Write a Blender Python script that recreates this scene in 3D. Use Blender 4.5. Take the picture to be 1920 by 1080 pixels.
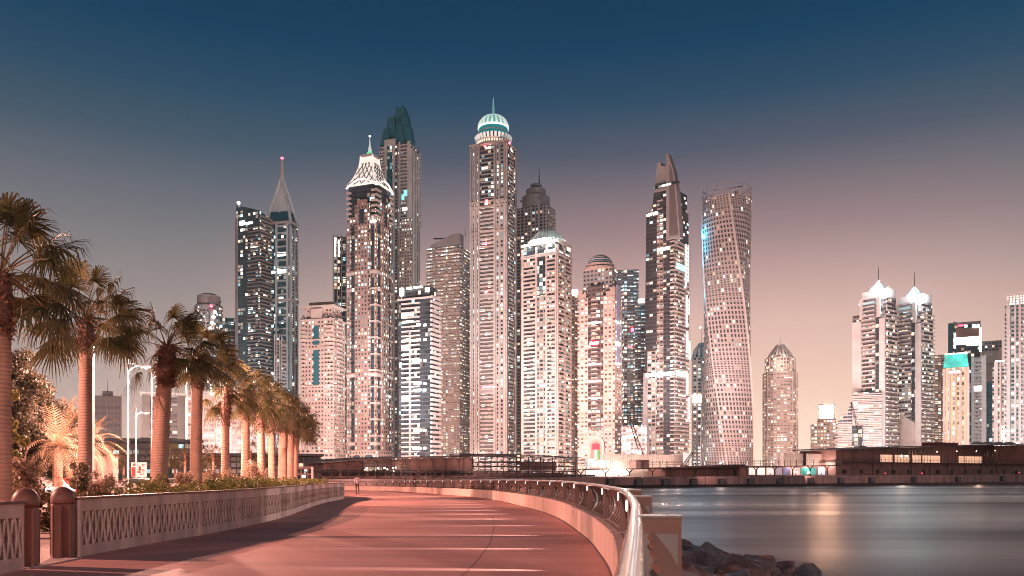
import bpy, math, random
import numpy as np
from mathutils import Vector, Matrix

for o in list(bpy.data.objects):
    bpy.data.objects.remove(o)
C = bpy.context.scene.collection
SC = bpy.context.scene
R = math.radians

# ------------------------------------------------------------------ camera, sky, exposure
F, YH, CZ = 1500.0, 889.5, 1.455          # focal length in 1920 px, horizon row, eye height above the deck
cam_d = bpy.data.cameras.new('camera')
cam_d.sensor_width = 36.0
cam_d.lens = 36.0 * F / 1920
cam_d.shift_y = (YH - 540) / 1920
cam_d.clip_start, cam_d.clip_end = 0.05, 9000
cam_d.dof.use_dof = True
cam_d.dof.focus_distance = 60
cam_d.dof.aperture_fstop = 6.0
cam = bpy.data.objects.new('camera', cam_d)
cam.location = (0, 0, CZ)
cam.rotation_euler = (R(90), 0, 0)
C.objects.link(cam)
SC.camera = cam
vs = SC.view_settings
vs.view_transform = 'Standard'
vs.look = 'None'
vs.exposure, vs.gamma = 0.0, 1.0
SC.cycles.max_bounces = 6
SC.cycles.filter_width = 1.0
SC.cycles.sample_clamp_indirect = 4.0

def lin(r, g, b):
    return tuple(((c / 255) / 12.92 if c / 255 <= 0.04045 else ((c / 255 + 0.055) / 1.055) ** 2.4) for c in (r, g, b)) + (1.0,)

W = bpy.data.worlds.new('World')
SC.world = W
W.use_nodes = True
nt = W.node_tree
nt.nodes.clear()
wo = nt.nodes.new('ShaderNodeOutputWorld')
bg = nt.nodes.new('ShaderNodeBackground')
nt.links.new(bg.outputs[0], wo.inputs[0])
tc = nt.nodes.new('ShaderNodeTexCoord')
nrm = nt.nodes.new('ShaderNodeVectorMath'); nrm.operation = 'NORMALIZE'
nt.links.new(tc.outputs['Generated'], nrm.inputs[0])
sep = nt.nodes.new('ShaderNodeSeparateXYZ')
nt.links.new(nrm.outputs[0], sep.inputs[0])
def ramp(stops):
    r = nt.nodes.new('ShaderNodeValToRGB')
    e = r.color_ramp.elements
    while len(e) > 1: e.remove(e[-1])
    e[0].position, e[0].color = stops[0]
    for p, c in stops[1:]:
        n = e.new(p); n.color = c
    nt.links.new(sep.outputs['Z'], r.inputs[0])
    return r
# dusk dome over a lit city: sodium glow on the horizon, deep blue overhead
glow = ramp([(0.0, (1.12,.86,.68,1)), (0.05, (1.08,.80,.63,1)), (0.10, (1.0,.68,.54,1)), (0.19, lin(229, 189, 178)),
             (0.28, lin(170, 140, 141)), (0.366, lin(94, 95, 111)), (0.42, lin(44, 76, 103)), (0.466, lin(11, 64, 96)), (0.51, lin(4, 57, 87)), (0.75, lin(8, 44, 72)), (1.0, lin(5, 34, 60))])
grey = ramp([(0.0, lin(240, 196, 180)), (0.05, lin(220, 187, 174)), (0.10, lin(196, 174, 166)), (0.19, lin(164, 151, 148)),
             (0.28, lin(124, 123, 129)), (0.366, lin(68, 90, 108)), (0.42, lin(33, 75, 102)), (0.466, lin(9, 63, 95)), (0.51, lin(3, 56, 86)), (0.75, lin(8, 44, 72)), (1.0, lin(5, 34, 60))])
dotn = nt.nodes.new('ShaderNodeVectorMath'); dotn.operation = 'DOT_PRODUCT'
nt.links.new(nrm.outputs[0], dotn.inputs[0])
dotn.inputs[1].default_value = (math.sin(R(11)), math.cos(R(11)), 0)
mr = nt.nodes.new('ShaderNodeMapRange'); mr.interpolation_type = 'SMOOTHSTEP'
nt.links.new(dotn.outputs['Value'], mr.inputs[0])
mr.inputs[1].default_value, mr.inputs[2].default_value = 0.80, 0.985
mx = nt.nodes.new('ShaderNodeMix'); mx.data_type = 'RGBA'
nt.links.new(mr.outputs[0], mx.inputs[0])
nt.links.new(grey.outputs[0], mx.inputs[6]); nt.links.new(glow.outputs[0], mx.inputs[7])
nt.links.new(mx.outputs[2], bg.inputs[0])
bg.inputs[1].default_value = 1.0

# ------------------------------------------------------------------ helpers
def at(x, y, D):
    return Vector(((x - 960) / F * D, D, CZ + (YH - y) / F * D))
def px(x, D): return (x - 960) / F * D
def pz(y, D): return CZ + (YH - y) / F * D

class MB:
    def __init__(s): s.v, s.f, s.u = [], [], {}
    def face(s, pts, uv=None):
        b = len(s.v); s.v += [tuple(p) for p in pts]
        if uv: s.u[len(s.f)] = uv
        s.f.append(tuple(range(b, b + len(pts))))
    def box(s, x0, x1, y0, y1, z0, z1):
        b = len(s.v)
        s.v += [(x0,y0,z0),(x1,y0,z0),(x1,y1,z0),(x0,y1,z0),(x0,y0,z1),(x1,y0,z1),(x1,y1,z1),(x0,y1,z1)]
        for q in ((0,3,2,1),(4,5,6,7),(0,1,5,4),(1,2,6,5),(2,3,7,6),(3,0,4,7)): s.f.append(tuple(b+i for i in q))
        return s
    def bar(s, p, q, w, h, up=(0,0,1)):
        p, q = Vector(p), Vector(q); d = (q-p).normalized(); u = Vector(up)
        if abs(d.dot(u)) > 0.98: u = Vector((0,1,0))
        a = d.cross(u).normalized(); c = a.cross(d).normalized()
        b = len(s.v)
        for e in (p, q):
            for i, j in ((-1,-1),(1,-1),(1,1),(-1,1)): s.v.append(tuple(e + a*(w/2*i) + c*(h/2*j)))
        for t in ((0,1,2,3),(7,6,5,4),(0,4,5,1),(1,5,6,2),(2,6,7,3),(3,7,4,0)): s.f.append(tuple(b+i for i in t))
        return s
    def tube(s, path, r, n=8, cap=True):
        path = [Vector(p) for p in path]; m = len(path)
        rr = r if hasattr(r, '__len__') else [r]*m
        b = len(s.v); a = None
        for i, p in enumerate(path):
            d = (path[min(i+1,m-1)] - path[max(i-1,0)]).normalized()
            if a is None: a = d.orthogonal().normalized()
            a = (a - d*a.dot(d))
            a = a.normalized() if a.length > 1e-6 else d.orthogonal().normalized()
            c = d.cross(a)
            for k in range(n):
                t = 2*math.pi*k/n
                s.v.append(tuple(p + (a*math.cos(t) + c*math.sin(t))*rr[i]))
        for i in range(m-1):
            for k in range(n):
                k2 = (k+1) % n
                s.f.append((b+i*n+k, b+i*n+k2, b+(i+1)*n+k2, b+(i+1)*n+k))
        if cap:
            s.f.append(tuple(b+k for k in reversed(range(n)))); s.f.append(tuple(b+(m-1)*n+k for k in range(n)))
        return s
    def lathe(s, prof, n=16, cx=0, cy=0, rot=0):
        b = len(s.v)
        for r, z in prof:
            for k in range(n):
                t = 2*math.pi*k/n + rot
                s.v.append((cx + r*math.cos(t), cy + r*math.sin(t), z))
        for i in range(len(prof)-1):
            for k in range(n):
                k2 = (k+1) % n
                L = 2*math.pi*max(prof[i][0], prof[i+1][0])/n
                s.u[len(s.f)] = [(k*L, prof[i][1]), ((k+1)*L, prof[i][1]), ((k+1)*L, prof[i+1][1]), (k*L, prof[i+1][1])]
                s.f.append((b+i*n+k, b+i*n+k2, b+(i+1)*n+k2, b+(i+1)*n+k))
        s.f.append(tuple(b+k for k in reversed(range(n)))); s.f.append(tuple(b+(len(prof)-1)*n+k for k in range(n)))
        return s
    def prism(s, poly, z0, z1):
        n = len(poly); b = len(s.v)
        zz = z1 if hasattr(z1, '__len__') else [z1]*n
        s.v += [(x, y, z0) for x, y in poly] + [(x, y, z) for (x, y), z in zip(poly, zz)]
        s.f.append(tuple(b+k for k in reversed(range(n)))); s.f.append(tuple(b+n+k for k in range(n)))
        for k in range(n):
            k2 = (k+1) % n; s.f.append((b+k, b+k2, b+n+k2, b+n+k))
        return s
    def slab_y(s, poly, y0, y1):            # outline in x,z with depth along y
        n = len(poly); b = len(s.v)
        s.v += [(x, y0, z) for x, z in poly] + [(x, y1, z) for x, z in poly]
        s.f.append(tuple(b+k for k in range(n))); s.f.append(tuple(b+n+k for k in reversed(range(n))))
        for k in range(n):
            k2 = (k+1) % n; s.f.append((b+k2, b+k, b+n+k, b+n+k2))
        return s
    def frustum(s, cx, cy, w0, d0, z0, w1, d1, z1):
        b = len(s.v)
        for w, d, z in ((w0,d0,z0),(w1,d1,z1)):
            s.v += [(cx-w/2,cy-d/2,z),(cx+w/2,cy-d/2,z),(cx+w/2,cy+d/2,z),(cx-w/2,cy+d/2,z)]
        for q in ((0,3,2,1),(4,5,6,7),(0,1,5,4),(1,2,6,5),(2,3,7,6),(3,0,4,7)): s.f.append(tuple(b+i for i in q))
        return s
    def build(s, name, mat, parent=None, smooth=False, uv=False, world=False):
        me = bpy.data.meshes.new(name)
        me.from_pydata(s.v, [], s.f)
        if uv:
            l = me.uv_layers.new(name='UVMap'); me.update()
            co = s.v; data = l.data
            for p in me.polygons:
                if p.index in s.u:
                    for li, t in zip(p.loop_indices, s.u[p.index]): data[li].uv = t
                    continue
                n = p.normal
                h = math.hypot(n.x, n.y)
                if h > 0.5:
                    tx, ty = -n.y/h, n.x/h
                    for li, vi in zip(p.loop_indices, p.vertices):
                        q = co[vi]; data[li].uv = (q[0]*tx + q[1]*ty, q[2])
                else:
                    for li, vi in zip(p.loop_indices, p.vertices):
                        data[li].uv = (-500, -500)
        if smooth:
            me.polygons.foreach_set('use_smooth', [True]*len(me.polygons))
        me.materials.append(mat)
        o = bpy.data.objects.new(name, me)
        C.objects.link(o)
        if parent is not None:
            o.parent = parent
            if world: o.location = -parent.location
        return o

def np_mesh(name, V, nper, mat, parent=None, world=False):
    """faces of nper vertices each, vertices in order"""
    V = np.asarray(V, dtype=np.float32).reshape(-1, 3); nf = len(V)//nper
    me = bpy.data.meshes.new(name)
    me.vertices.add(len(V)); me.vertices.foreach_set('co', V.ravel())
    me.loops.add(len(V)); me.loops.foreach_set('vertex_index', np.arange(len(V), dtype=np.int32))
    me.polygons.add(nf); me.polygons.foreach_set('loop_start', np.arange(0, len(V), nper, dtype=np.int32))
    me.update(calc_edges=True); me.validate()
    me.materials.append(mat)
    o = bpy.data.objects.new(name, me); C.objects.link(o)
    if parent is not None:
        o.parent = parent
        if world: o.location = -parent.location
    return o

def thing(name, label, cat, loc=(0,0,0), rotz=0.0, group=None):
    o = bpy.data.objects.new(name, None); o.empty_display_size = 0.5
    C.objects.link(o); o.location = loc; o.rotation_euler = (0, 0, rotz)
    o['label'] = label; o['category'] = cat
    if group: o['group'] = group
    return o
def tag(o, label, cat, group=None):
    o['label'] = label; o['category'] = cat
    if group: o['group'] = group
    return o
def struct(o): o['kind'] = 'structure'; return o
def dup(root, loc, rotz, label=None, scale=None, name=None):
    r = root.copy(); C.objects.link(r); r.location = loc; r.rotation_euler = (0, 0, rotz)
    if scale: r.scale = (scale,)*3
    if label: r['label'] = label
    for ch in list(root.children):
        c = ch.copy(); C.objects.link(c); c.parent = r
        for g in list(ch.children):
            d = g.copy(); C.objects.link(d); d.parent = c
    return r

# ------------------------------------------------------------------ materials
def mat(name, col, rough=0.6, metal=0.0, var=0.12, scale=3.0, emit=None, estr=0.0, bump=0.0, stretch=(1,1,1), spec=0.5):
    m = bpy.data.materials.new(name); m.use_nodes = True
    n = m.node_tree.nodes; L = m.node_tree.links
    p = n['Principled BSDF']
    p.inputs['Base Color'].default_value = tuple(col[:3]) + (1,)
    p.inputs['Roughness'].default_value = rough
    p.inputs['Metallic'].default_value = metal
    p.inputs['Specular IOR Level'].default_value = spec
    if var > 0:
        t = n.new('ShaderNodeTexCoord'); mp = n.new('ShaderNodeMapping'); mp.inputs['Scale'].default_value = stretch
        L.new(t.outputs['Object'], mp.inputs[0])
        z = n.new('ShaderNodeTexNoise'); z.inputs['Scale'].default_value = scale; z.inputs['Detail'].default_value = 5
        L.new(mp.outputs[0], z.inputs['Vector'])
        r = n.new('ShaderNodeMapRange'); r.inputs[1].default_value, r.inputs[2].default_value = 0.3, 0.7
        r.inputs[3].default_value, r.inputs[4].default_value = 1-var, 1+var
        L.new(z.outputs[0], r.inputs[0])
        h = n.new('ShaderNodeVectorMath'); h.operation = 'SCALE'; h.inputs[0].default_value = col[:3]
        L.new(r.outputs[0], h.inputs['Scale']); L.new(h.outputs[0], p.inputs['Base Color'])
        if bump:
            b = n.new('ShaderNodeBump'); b.inputs['Strength'].default_value = bump; b.inputs['Distance'].default_value = 0.02
            L.new(z.outputs[0], b.inputs['Height']); L.new(b.outputs[0], p.inputs['Normal'])
    if emit:
        p.inputs['Emission Color'].default_value = tuple(emit[:3]) + (1,)
        p.inputs['Emission Strength'].default_value = estr
        m.cycles.emission_sampling = 'NONE'
    return m

def facade_group():
    g = bpy.data.node_groups.new('facade', 'ShaderNodeTree')
    it = g.interface
    def inp(nm, ty, v):
        s = it.new_socket(name=nm, in_out='INPUT', socket_type=ty); s.default_value = v
    inp('Wall', 'NodeSocketColor', (.4,.3,.25,1)); inp('Glass', 'NodeSocketColor', (.02,.03,.04,1))
    for k, v in (('CW',3.5),('CH',3.5),('FW',.5),('FH',.5),('Lit',.2),('Strength',3.),('Seed',0.),('Warm',.6),('Rough',.15)): inp(k, 'NodeSocketFloat', v)
    it.new_socket(name='Shader', in_out='OUTPUT', socket_type='NodeSocketShader')
    n, L = g.nodes, g.links
    I = n.new('NodeGroupInput'); O = n.new('NodeGroupOutput')
    def mth(op, a, b=None, c=None):
        q = n.new('ShaderNodeMath'); q.operation = op
        for i, x in enumerate((a, b, c)):
            if x is None: continue
            if isinstance(x, (int, float)): q.inputs[i].default_value = x
            else: L.new(x, q.inputs[i])
        return q.outputs[0]
    uv = n.new('ShaderNodeUVMap'); sp = n.new('ShaderNodeSeparateXYZ'); L.new(uv.outputs[0], sp.inputs[0])
    a = mth('DIVIDE', sp.outputs[0], I.outputs['CW']); b = mth('DIVIDE', sp.outputs[1], I.outputs['CH'])
    ci, cj = mth('FLOOR', a), mth('FLOOR', b)
    fu = mth('ABSOLUTE', mth('SUBTRACT', mth('FRACT', a), .5)); fv = mth('ABSOLUTE', mth('SUBTRACT', mth('FRACT', b), .5))
    wu = mth('LESS_THAN', fu, mth('MULTIPLY', I.outputs['FW'], .5)); wv = mth('LESS_THAN', fv, mth('MULTIPLY', I.outputs['FH'], .5))
    win = mth('MULTIPLY', mth('MULTIPLY', wu, wv), mth('GREATER_THAN', sp.outputs[1], -400.0))
    cb = n.new('ShaderNodeCombineXYZ'); L.new(ci, cb.inputs[0]); L.new(cj, cb.inputs[1]); L.new(I.outputs['Seed'], cb.inputs[2])
    wn = n.new('ShaderNodeTexWhiteNoise'); wn.noise_dimensions = '3D'; L.new(cb.outputs[0], wn.inputs['Vector'])
    # flats of two or three windows light up together
    cb2 = n.new('ShaderNodeCombineXYZ'); L.new(mth('FLOOR', mth('DIVIDE', ci, 2.0)), cb2.inputs[0]); L.new(cj, cb2.inputs[1]); L.new(mth('ADD', I.outputs['Seed'], 7.3), cb2.inputs[2])
    wn2 = n.new('ShaderNodeTexWhiteNoise'); wn2.noise_dimensions = '3D'; L.new(cb2.outputs[0], wn2.inputs['Vector'])
    pick = mth('ADD', mth('MULTIPLY', wn.outputs['Value'], .5), mth('MULTIPLY', wn2.outputs['Value'], .5))
    # triangular distribution: P(pick<t)=2t^2 for t<.5
    lit = mth('LESS_THAN', pick, mth('SQRT', mth('MULTIPLY', I.outputs['Lit'], .5)))
    lit = mth('MULTIPLY', lit, win)
    sc = n.new('ShaderNodeSeparateColor'); L.new(wn.outputs['Color'], sc.inputs[0])
    rp = n.new('ShaderNodeValToRGB'); rp.color_ramp.interpolation = 'CONSTANT'
    e = rp.color_ramp.elements; e[0].position = 0; e[0].color = (1, .62, .40, 1); e[1].position = .35; e[1].color = (1, .80, .60, 1)
    x = e.new(.62); x.color = (1, .93, .82, 1); x = e.new(.9); x.color = (.74, 1, .93, 1); x = e.new(.99); x.color = (.5, .88, 1, 1)
    sh = mth('ADD', sc.outputs[1], mth('SUBTRACT', .5, I.outputs['Warm'])); L.new(sh, rp.inputs[0])
    br = mth('ADD', .14, mth('MULTIPLY', mth('POWER', sc.outputs[2], 3.0), 1.9))
    est = mth('MULTIPLY', mth('MULTIPLY', lit, I.outputs['Strength']), br)
    ns = n.new('ShaderNodeTexNoise'); ns.inputs['Scale'].default_value = .07; ns.inputs['Detail'].default_value = 6
    tco = n.new('ShaderNodeTexCoord'); L.new(tco.outputs['Object'], ns.inputs['Vector'])
    wv_ = n.new('ShaderNodeVectorMath'); wv_.operation = 'SCALE'; L.new(I.outputs['Wall'], wv_.inputs[0]); L.new(mth('ADD', .75, mth('MULTIPLY', ns.outputs[0], .5)), wv_.inputs['Scale'])
    gv = n.new('ShaderNodeVectorMath'); gv.operation = 'SCALE'; L.new(I.outputs['Glass'], gv.inputs[0]); L.new(mth('ADD', .5, wn2.outputs['Value']), gv.inputs['Scale'])
    mx = n.new('ShaderNodeMix'); mx.data_type = 'RGBA'; L.new(win, mx.inputs[0]); L.new(wv_.outputs[0], mx.inputs[6]); L.new(gv.outputs[0], mx.inputs[7])
    p = n.new('ShaderNodeBsdfPrincipled')
    L.new(mx.outputs[2], p.inputs['Base Color'])
    rg = mth('SUBTRACT', .7, mth('MULTIPLY', win, mth('SUBTRACT', .7, I.outputs['Rough']))); L.new(rg, p.inputs['Roughness'])
    L.new(rp.outputs[0], p.inputs['Emission Color']); L.new(est, p.inputs['Emission Strength'])
    L.new(p.outputs[0], O.inputs[0])
    return g
FG = facade_group()
_seed = [0]
def fac(name, wall, glass=(.02,.03,.04), cw=3.5, ch=3.6, fw=.5, fh=.5, lit=.2, st=2.2, warm=.5, rough=.2):
    m = bpy.data.materials.new(name); m.use_nodes = True
    n, L = m.node_tree.nodes, m.node_tree.links
    n.remove(n['Principled BSDF'])
    g = n.new('ShaderNodeGroup'); g.node_tree = FG
    _seed[0] += 1
    for k, v in (('Wall', tuple(wall)+(1,)), ('Glass', tuple(glass)+(1,)), ('CW',cw),('CH',ch),('FW',fw),('FH',fh),('Lit',min(.66,lit*2.15)),('Strength',st),('Seed',_seed[0]*3.17),('Warm',warm-.07),('Rough',rough)):
        g.inputs[k].default_value = v
    L.new(g.outputs[0], n['Material Output'].inputs[0])
    m.cycles.emission_sampling = 'NONE'
    return m
def lamp_mat(name, col, st):
    m = mat(name, (.8,.8,.8), var=0, emit=col, estr=st); return m

M = {}
M['white_lamp'] = lamp_mat('white lamp glass', (1,.93,.86), 9)
M['warm_lamp'] = lamp_mat('warm lamp glass', (1,.78,.62), 9)
M['led'] = lamp_mat('led lens', (1,.88,.80), 2.5)
M['red_lamp'] = lamp_mat('red beacon glass', (1,.03,.08), 8)
M['teal_lamp'] = lamp_mat('teal lamp glass', (.05,.75,.6), 1.6)
M['green_lamp'] = lamp_mat('green lamp glass', (.02,.6,.2), 1.2)
M['pale_wall'] = mat('pale render', (.42,.35,.325), .7, scale=.1)
M['white_wall'] = mat('white render', (.46,.42,.41), .6, scale=.1)
M['beige_wall'] = mat('beige stone', (.36,.27,.24), .75, scale=.1)
M['brown_wall'] = mat('brown stone', (.28,.17,.14), .75, scale=.1)
M['grey_wall'] = mat('grey concrete', (.26,.23,.23), .75, scale=.1)
M['dark_glass'] = mat('dark glass', (.03,.045,.055), .15, scale=.1)
M['teal_glass'] = mat('teal glass', (.02,.10,.13), .15, scale=.1)
M['steel'] = mat('grey steel', (.22,.20,.20), .45, .4, scale=1)
M['dark_steel'] = mat('dark steel', (.05,.04,.04), .5, .3, scale=1)
M['pole'] = mat('painted lamp pole', (.24,.20,.19), .4, .2, scale=1)
# ------------------------------------------------------------------ curves of the promenade
def spline(pts, step):
    P = [Vector(p) for p in pts]; out = []
    for i in range(len(P)-1):
        p0, p1, p2, p3 = P[max(i-1,0)], P[i], P[i+1], P[min(i+2,len(P)-1)]
        n = max(2, int((p2-p1).length/0.25))
        for k in range(n):
            t = k/n
            out.append(0.5*((2*p1)+(p2-p0)*t+(2*p0-5*p1+4*p2-p3)*t*t+(3*p1-p0-3*p2+p3)*t**3))
    out.append(P[-1])
    acc = [0.0]
    for a, b in zip(out, out[1:]): acc.append(acc[-1]+(b-a).length)
    n = max(1, round(acc[-1]/step)); res = []; j = 0
    for k in range(n+1):
        s = acc[-1]*k/n
        while j < len(acc)-2 and acc[j+1] < s: j += 1
        t = (s-acc[j])/max(1e-9, acc[j+1]-acc[j])
        res.append(out[j].lerp(out[j+1], min(1, t)))
    return res
def offs(c, d):                                     # to the right of travel
    r = []
    for i, p in enumerate(c):
        t = (c[min(i+1,len(c)-1)]-c[max(i-1,0)]).normalized()
        r.append(p + Vector((t.y, -t.x))*d)
    return r
def gz(Y):                                          # the promenade falls gently towards its far bend
    return -.75*(min(max(0, Y-25), 105)/85)**1.5
RAILPTS = [(-1.7,-9),(-.75,-4.5),(-.03,0),(.25,1.7),(.617,4),(1.02,6.7),(1.56,11.2),(1.75,14.6),(1.83,18.8),(1.62,27.3),(.65,36.8),(-2.0,54),(-8,75),(-14.5,96),(-23,110),(-34,119),(-50,126),(-75,131)]
RAIL = spline(RAILPTS, .5)
INNER = offs(RAIL, -.15)
WALLPTS = [(-7.64,14.15),(-7.6,17),(-7.42,20.5),(-7.75,27),(-9.3,37.3),(-10.2,44),(-10.95,52),(-12.3,57),(-15.5,62),(-21,67),(-35,74),(-55,79)]
WALL = spline(WALLPTS, .5)
LEFTPTS = [(-7.5,-9),(-7.45,2),(-7.46,12.25)]

# ------------------------------------------------------------------ ground, water, deck
def deck_mat():
    m = bpy.data.materials.new('red deck boards'); m.use_nodes = True
    n, L = m.node_tree.nodes, m.node_tree.links; p = n['Principled BSDF']
    t = n.new('ShaderNodeTexCoord')
    def noise(scale, st, det=4):
        mp = n.new('ShaderNodeMapping'); mp.inputs['Scale'].default_value = st; L.new(t.outputs['Object'], mp.inputs[0])
        z = n.new('ShaderNodeTexNoise'); z.inputs['Scale'].default_value = scale; z.inputs['Detail'].default_value = det
        L.new(mp.outputs[0], z.inputs['Vector']); return z.outputs[0]
    a = noise(2.0, (.15, 4, 1)); b = noise(.35, (.6, 1, 1), 6); c = noise(60, (.12, 1, 1), 3)
    s = n.new('ShaderNodeMath'); s.operation = 'ADD'; L.new(a, s.inputs[0]); L.new(b, s.inputs[1])
    s2 = n.new('ShaderNodeMath'); s2.operation = 'MULTIPLY_ADD'; L.new(c, s2.inputs[0]); s2.inputs[1].default_value = .6; L.new(s.outputs[0], s2.inputs[2])
    r = n.new('ShaderNodeMapRange'); r.inputs[1].default_value, r.inputs[2].default_value = .95, 1.65; r.inputs[3].default_value, r.inputs[4].default_value = .72, 1.2
    L.new(s2.outputs[0], r.inputs[0])
    # board joints across the walk
    sp = n.new('ShaderNodeSeparateXYZ'); L.new(t.outputs['Object'], sp.inputs[0])
    q = n.new('ShaderNodeMath'); q.operation = 'MULTIPLY'; q.inputs[1].default_value = 1/.145; L.new(sp.outputs[1], q.inputs[0])
    f = n.new('ShaderNodeMath'); f.operation = 'FRACT'; L.new(q.outputs[0], f.inputs[0])
    g = n.new('ShaderNodeMath'); g.operation = 'GREATER_THAN'; g.inputs[1].default_value = .07; L.new(f.outputs[0], g.inputs[0])
    fl = n.new('ShaderNodeMath'); fl.operation = 'FLOOR'; L.new(q.outputs[0], fl.inputs[0])
    wn = n.new('ShaderNodeTexWhiteNoise'); wn.noise_dimensions = '1D'; L.new(fl.outputs[0], wn.inputs['W'])
    bd = n.new('ShaderNodeMapRange'); bd.inputs[3].default_value, bd.inputs[4].default_value = .9, 1.08; L.new(wn.outputs[0], bd.inputs[0])
    g2 = n.new('ShaderNodeMapRange'); g2.inputs[3].default_value, g2.inputs[4].default_value = .6, 1; L.new(g.outputs[0], g2.inputs[0])
    m1 = n.new('ShaderNodeMath'); m1.operation = 'MULTIPLY'; L.new(bd.outputs[0], m1.inputs[0]); L.new(g2.outputs[0], m1.inputs[1])
    m2 = n.new('ShaderNodeMath'); m2.operation = 'MULTIPLY'; L.new(m1.outputs[0], m2.inputs[0]); L.new(r.outputs[0], m2.inputs[1])
    h = n.new('ShaderNodeVectorMath'); h.operation = 'SCALE'; h.inputs[0].default_value = (.58, .285, .245); L.new(m2.outputs[0], h.inputs['Scale'])
    L.new(h.outputs[0], p.inputs['Base Color'])
    rr = n.new('ShaderNodeMapRange'); rr.inputs[1].default_value, rr.inputs[2].default_value = .3, .7; rr.inputs[3].default_value, rr.inputs[4].default_value = .62, .82; p.inputs['Specular IOR Level'].default_value = .22
    L.new(b, rr.inputs[0]); L.new(rr.outputs[0], p.inputs['Roughness'])
    return m
def water_mat():
    m = bpy.data.materials.new('calm sea water'); m.use_nodes = True
    n, L = m.node_tree.nodes, m.node_tree.links; p = n['Principled BSDF']
    p.inputs['Base Color'].default_value = (.060, .022, .038, 1); p.inputs['Roughness'].default_value = .16; p.inputs['IOR'].default_value = 1.33
    t = n.new('ShaderNodeTexCoord')
    def noise(scale, st, det=3):
        mp = n.new('ShaderNodeMapping'); mp.inputs['Scale'].default_value = st; L.new(t.outputs['Object'], mp.inputs[0])
        z = n.new('ShaderNodeTexNoise'); z.inputs['Scale'].default_value = scale; z.inputs['Detail'].default_value = det
        L.new(mp.outputs[0], z.inputs['Vector']); return z.outputs[0]
    a = noise(.9, (.35, 1.6, 1), 4); c = noise(.06, (.16, 1.0, 1), 5)
    b1 = n.new('ShaderNodeBump'); b1.inputs['Strength'].default_value = .12; b1.inputs['Distance'].default_value = .06; L.new(a, b1.inputs['Height'])
    b2 = n.new('ShaderNodeBump'); b2.inputs['Strength'].default_value = .35; b2.inputs['Distance'].default_value = .5; L.new(c, b2.inputs['Height']); L.new(b1.outputs[0], b2.inputs['Normal'])
    L.new(b2.outputs[0], p.inputs['Normal'])
    r = n.new('ShaderNodeMapRange'); r.inputs[1].default_value, r.inputs[2].default_value = .35, .65; r.inputs[3].default_value, r.inputs[4].default_value = .26, .48
    L.new(c, r.inputs[0]); L.new(r.outputs[0], p.inputs['Roughness'])
    return m
M['ground'] = mat('sandy ground', (.22,.16,.13), .9, var=.25, scale=.4)
M['asphalt'] = mat('asphalt', (.05,.047,.046), .6, var=.2, scale=1.5)
M['plaza'] = mat('pale paving', (.50,.36,.31), .7, var=.2, scale=3)

w = MB(); w.face([(-300,-300,-2),(1500,-300,-2),(1500,2500,-2),(-300,2500,-2)])
struct(w.build('water', water_mat()))

def qx(Y): return 38 + (Y-211)*147.6/85              # quay edge
def qz(Y): return .82 + (min(Y,296)-211)/85*.63
def gtop(Y):
    a = gz(min(Y,130)) - .03
    if Y > 130: a += (qz(Y)-a)*min(1, (Y-130)/18)
    return min(a, 1.6)
railY = [(p.y, p.x) for p in offs(RAIL, .35)]
def rx(Y):
    if Y <= railY[0][0]: return railY[0][1]
    for (a, xa), (b, xb) in zip(railY, railY[1:]):
        if a <= Y <= b: return xa + (xb-xa)*(Y-a)/(b-a+1e-9)
    return -75
Ys = [-300, -60] + [y for y in range(-9, 131, 1)] + [134, 138, 143, 150, 160, 175, 190, 211, 240, 270, 296, 350, 420, 520, 700, 1000, 2000, 4500]
g = MB()
rows = []
for Y in Ys:
    xr = -3.0 if Y < -20 else (rx(Y) if Y <= 131 else (-76 if Y < 143 else qx(Y)))
    z = gtop(Y)
    rows.append([(-6000, Y, z), (-300, Y, z), (min(-60, xr-.01), Y, z), (xr, Y, z)])
for a, b in zip(rows, rows[1:]):
    for i in range(3): g.face([a[i], a[i+1], b[i+1], b[i]])
for a, b in zip(rows, rows[1:]):                     # bank down into the water
    if a[0][1] < 143: g.face([a[3], (a[3][0]+.02, a[3][1], -4), (b[3][0]+.02, b[3][1], -4), b[3]])
struct(g.build('ground', M['ground']))

# the deck between the lattice wall and the sea rail
N = 160
def resamp(c, n):
    acc = [0.0]
    for a, b in zip(c, c[1:]): acc.append(acc[-1]+(b-a).length)
    out = []; j = 0
    for k in range(n+1):
        s = acc[-1]*k/n
        while j < len(acc)-2 and acc[j+1] < s: j += 1
        out.append(c[j].lerp(c[j+1], min(1,(s-acc[j])/max(1e-9,acc[j+1]-acc[j]))))
    return out
LW = resamp([Vector(p) for p in LEFTPTS] + WALL, N); RW = resamp(INNER, N)
d = MB()
for k in range(N):
    for j in range(4):
        q = []
        for (i, t) in ((k, j/4), (k, (j+1)/4), (k+1, (j+1)/4), (k+1, j/4)):
            p = LW[i].lerp(RW[i], t); q.append((p.x, p.y, gz(p.y)))
        d.face(q)
struct(d.build('promenade_deck', deck_mat()))
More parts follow.
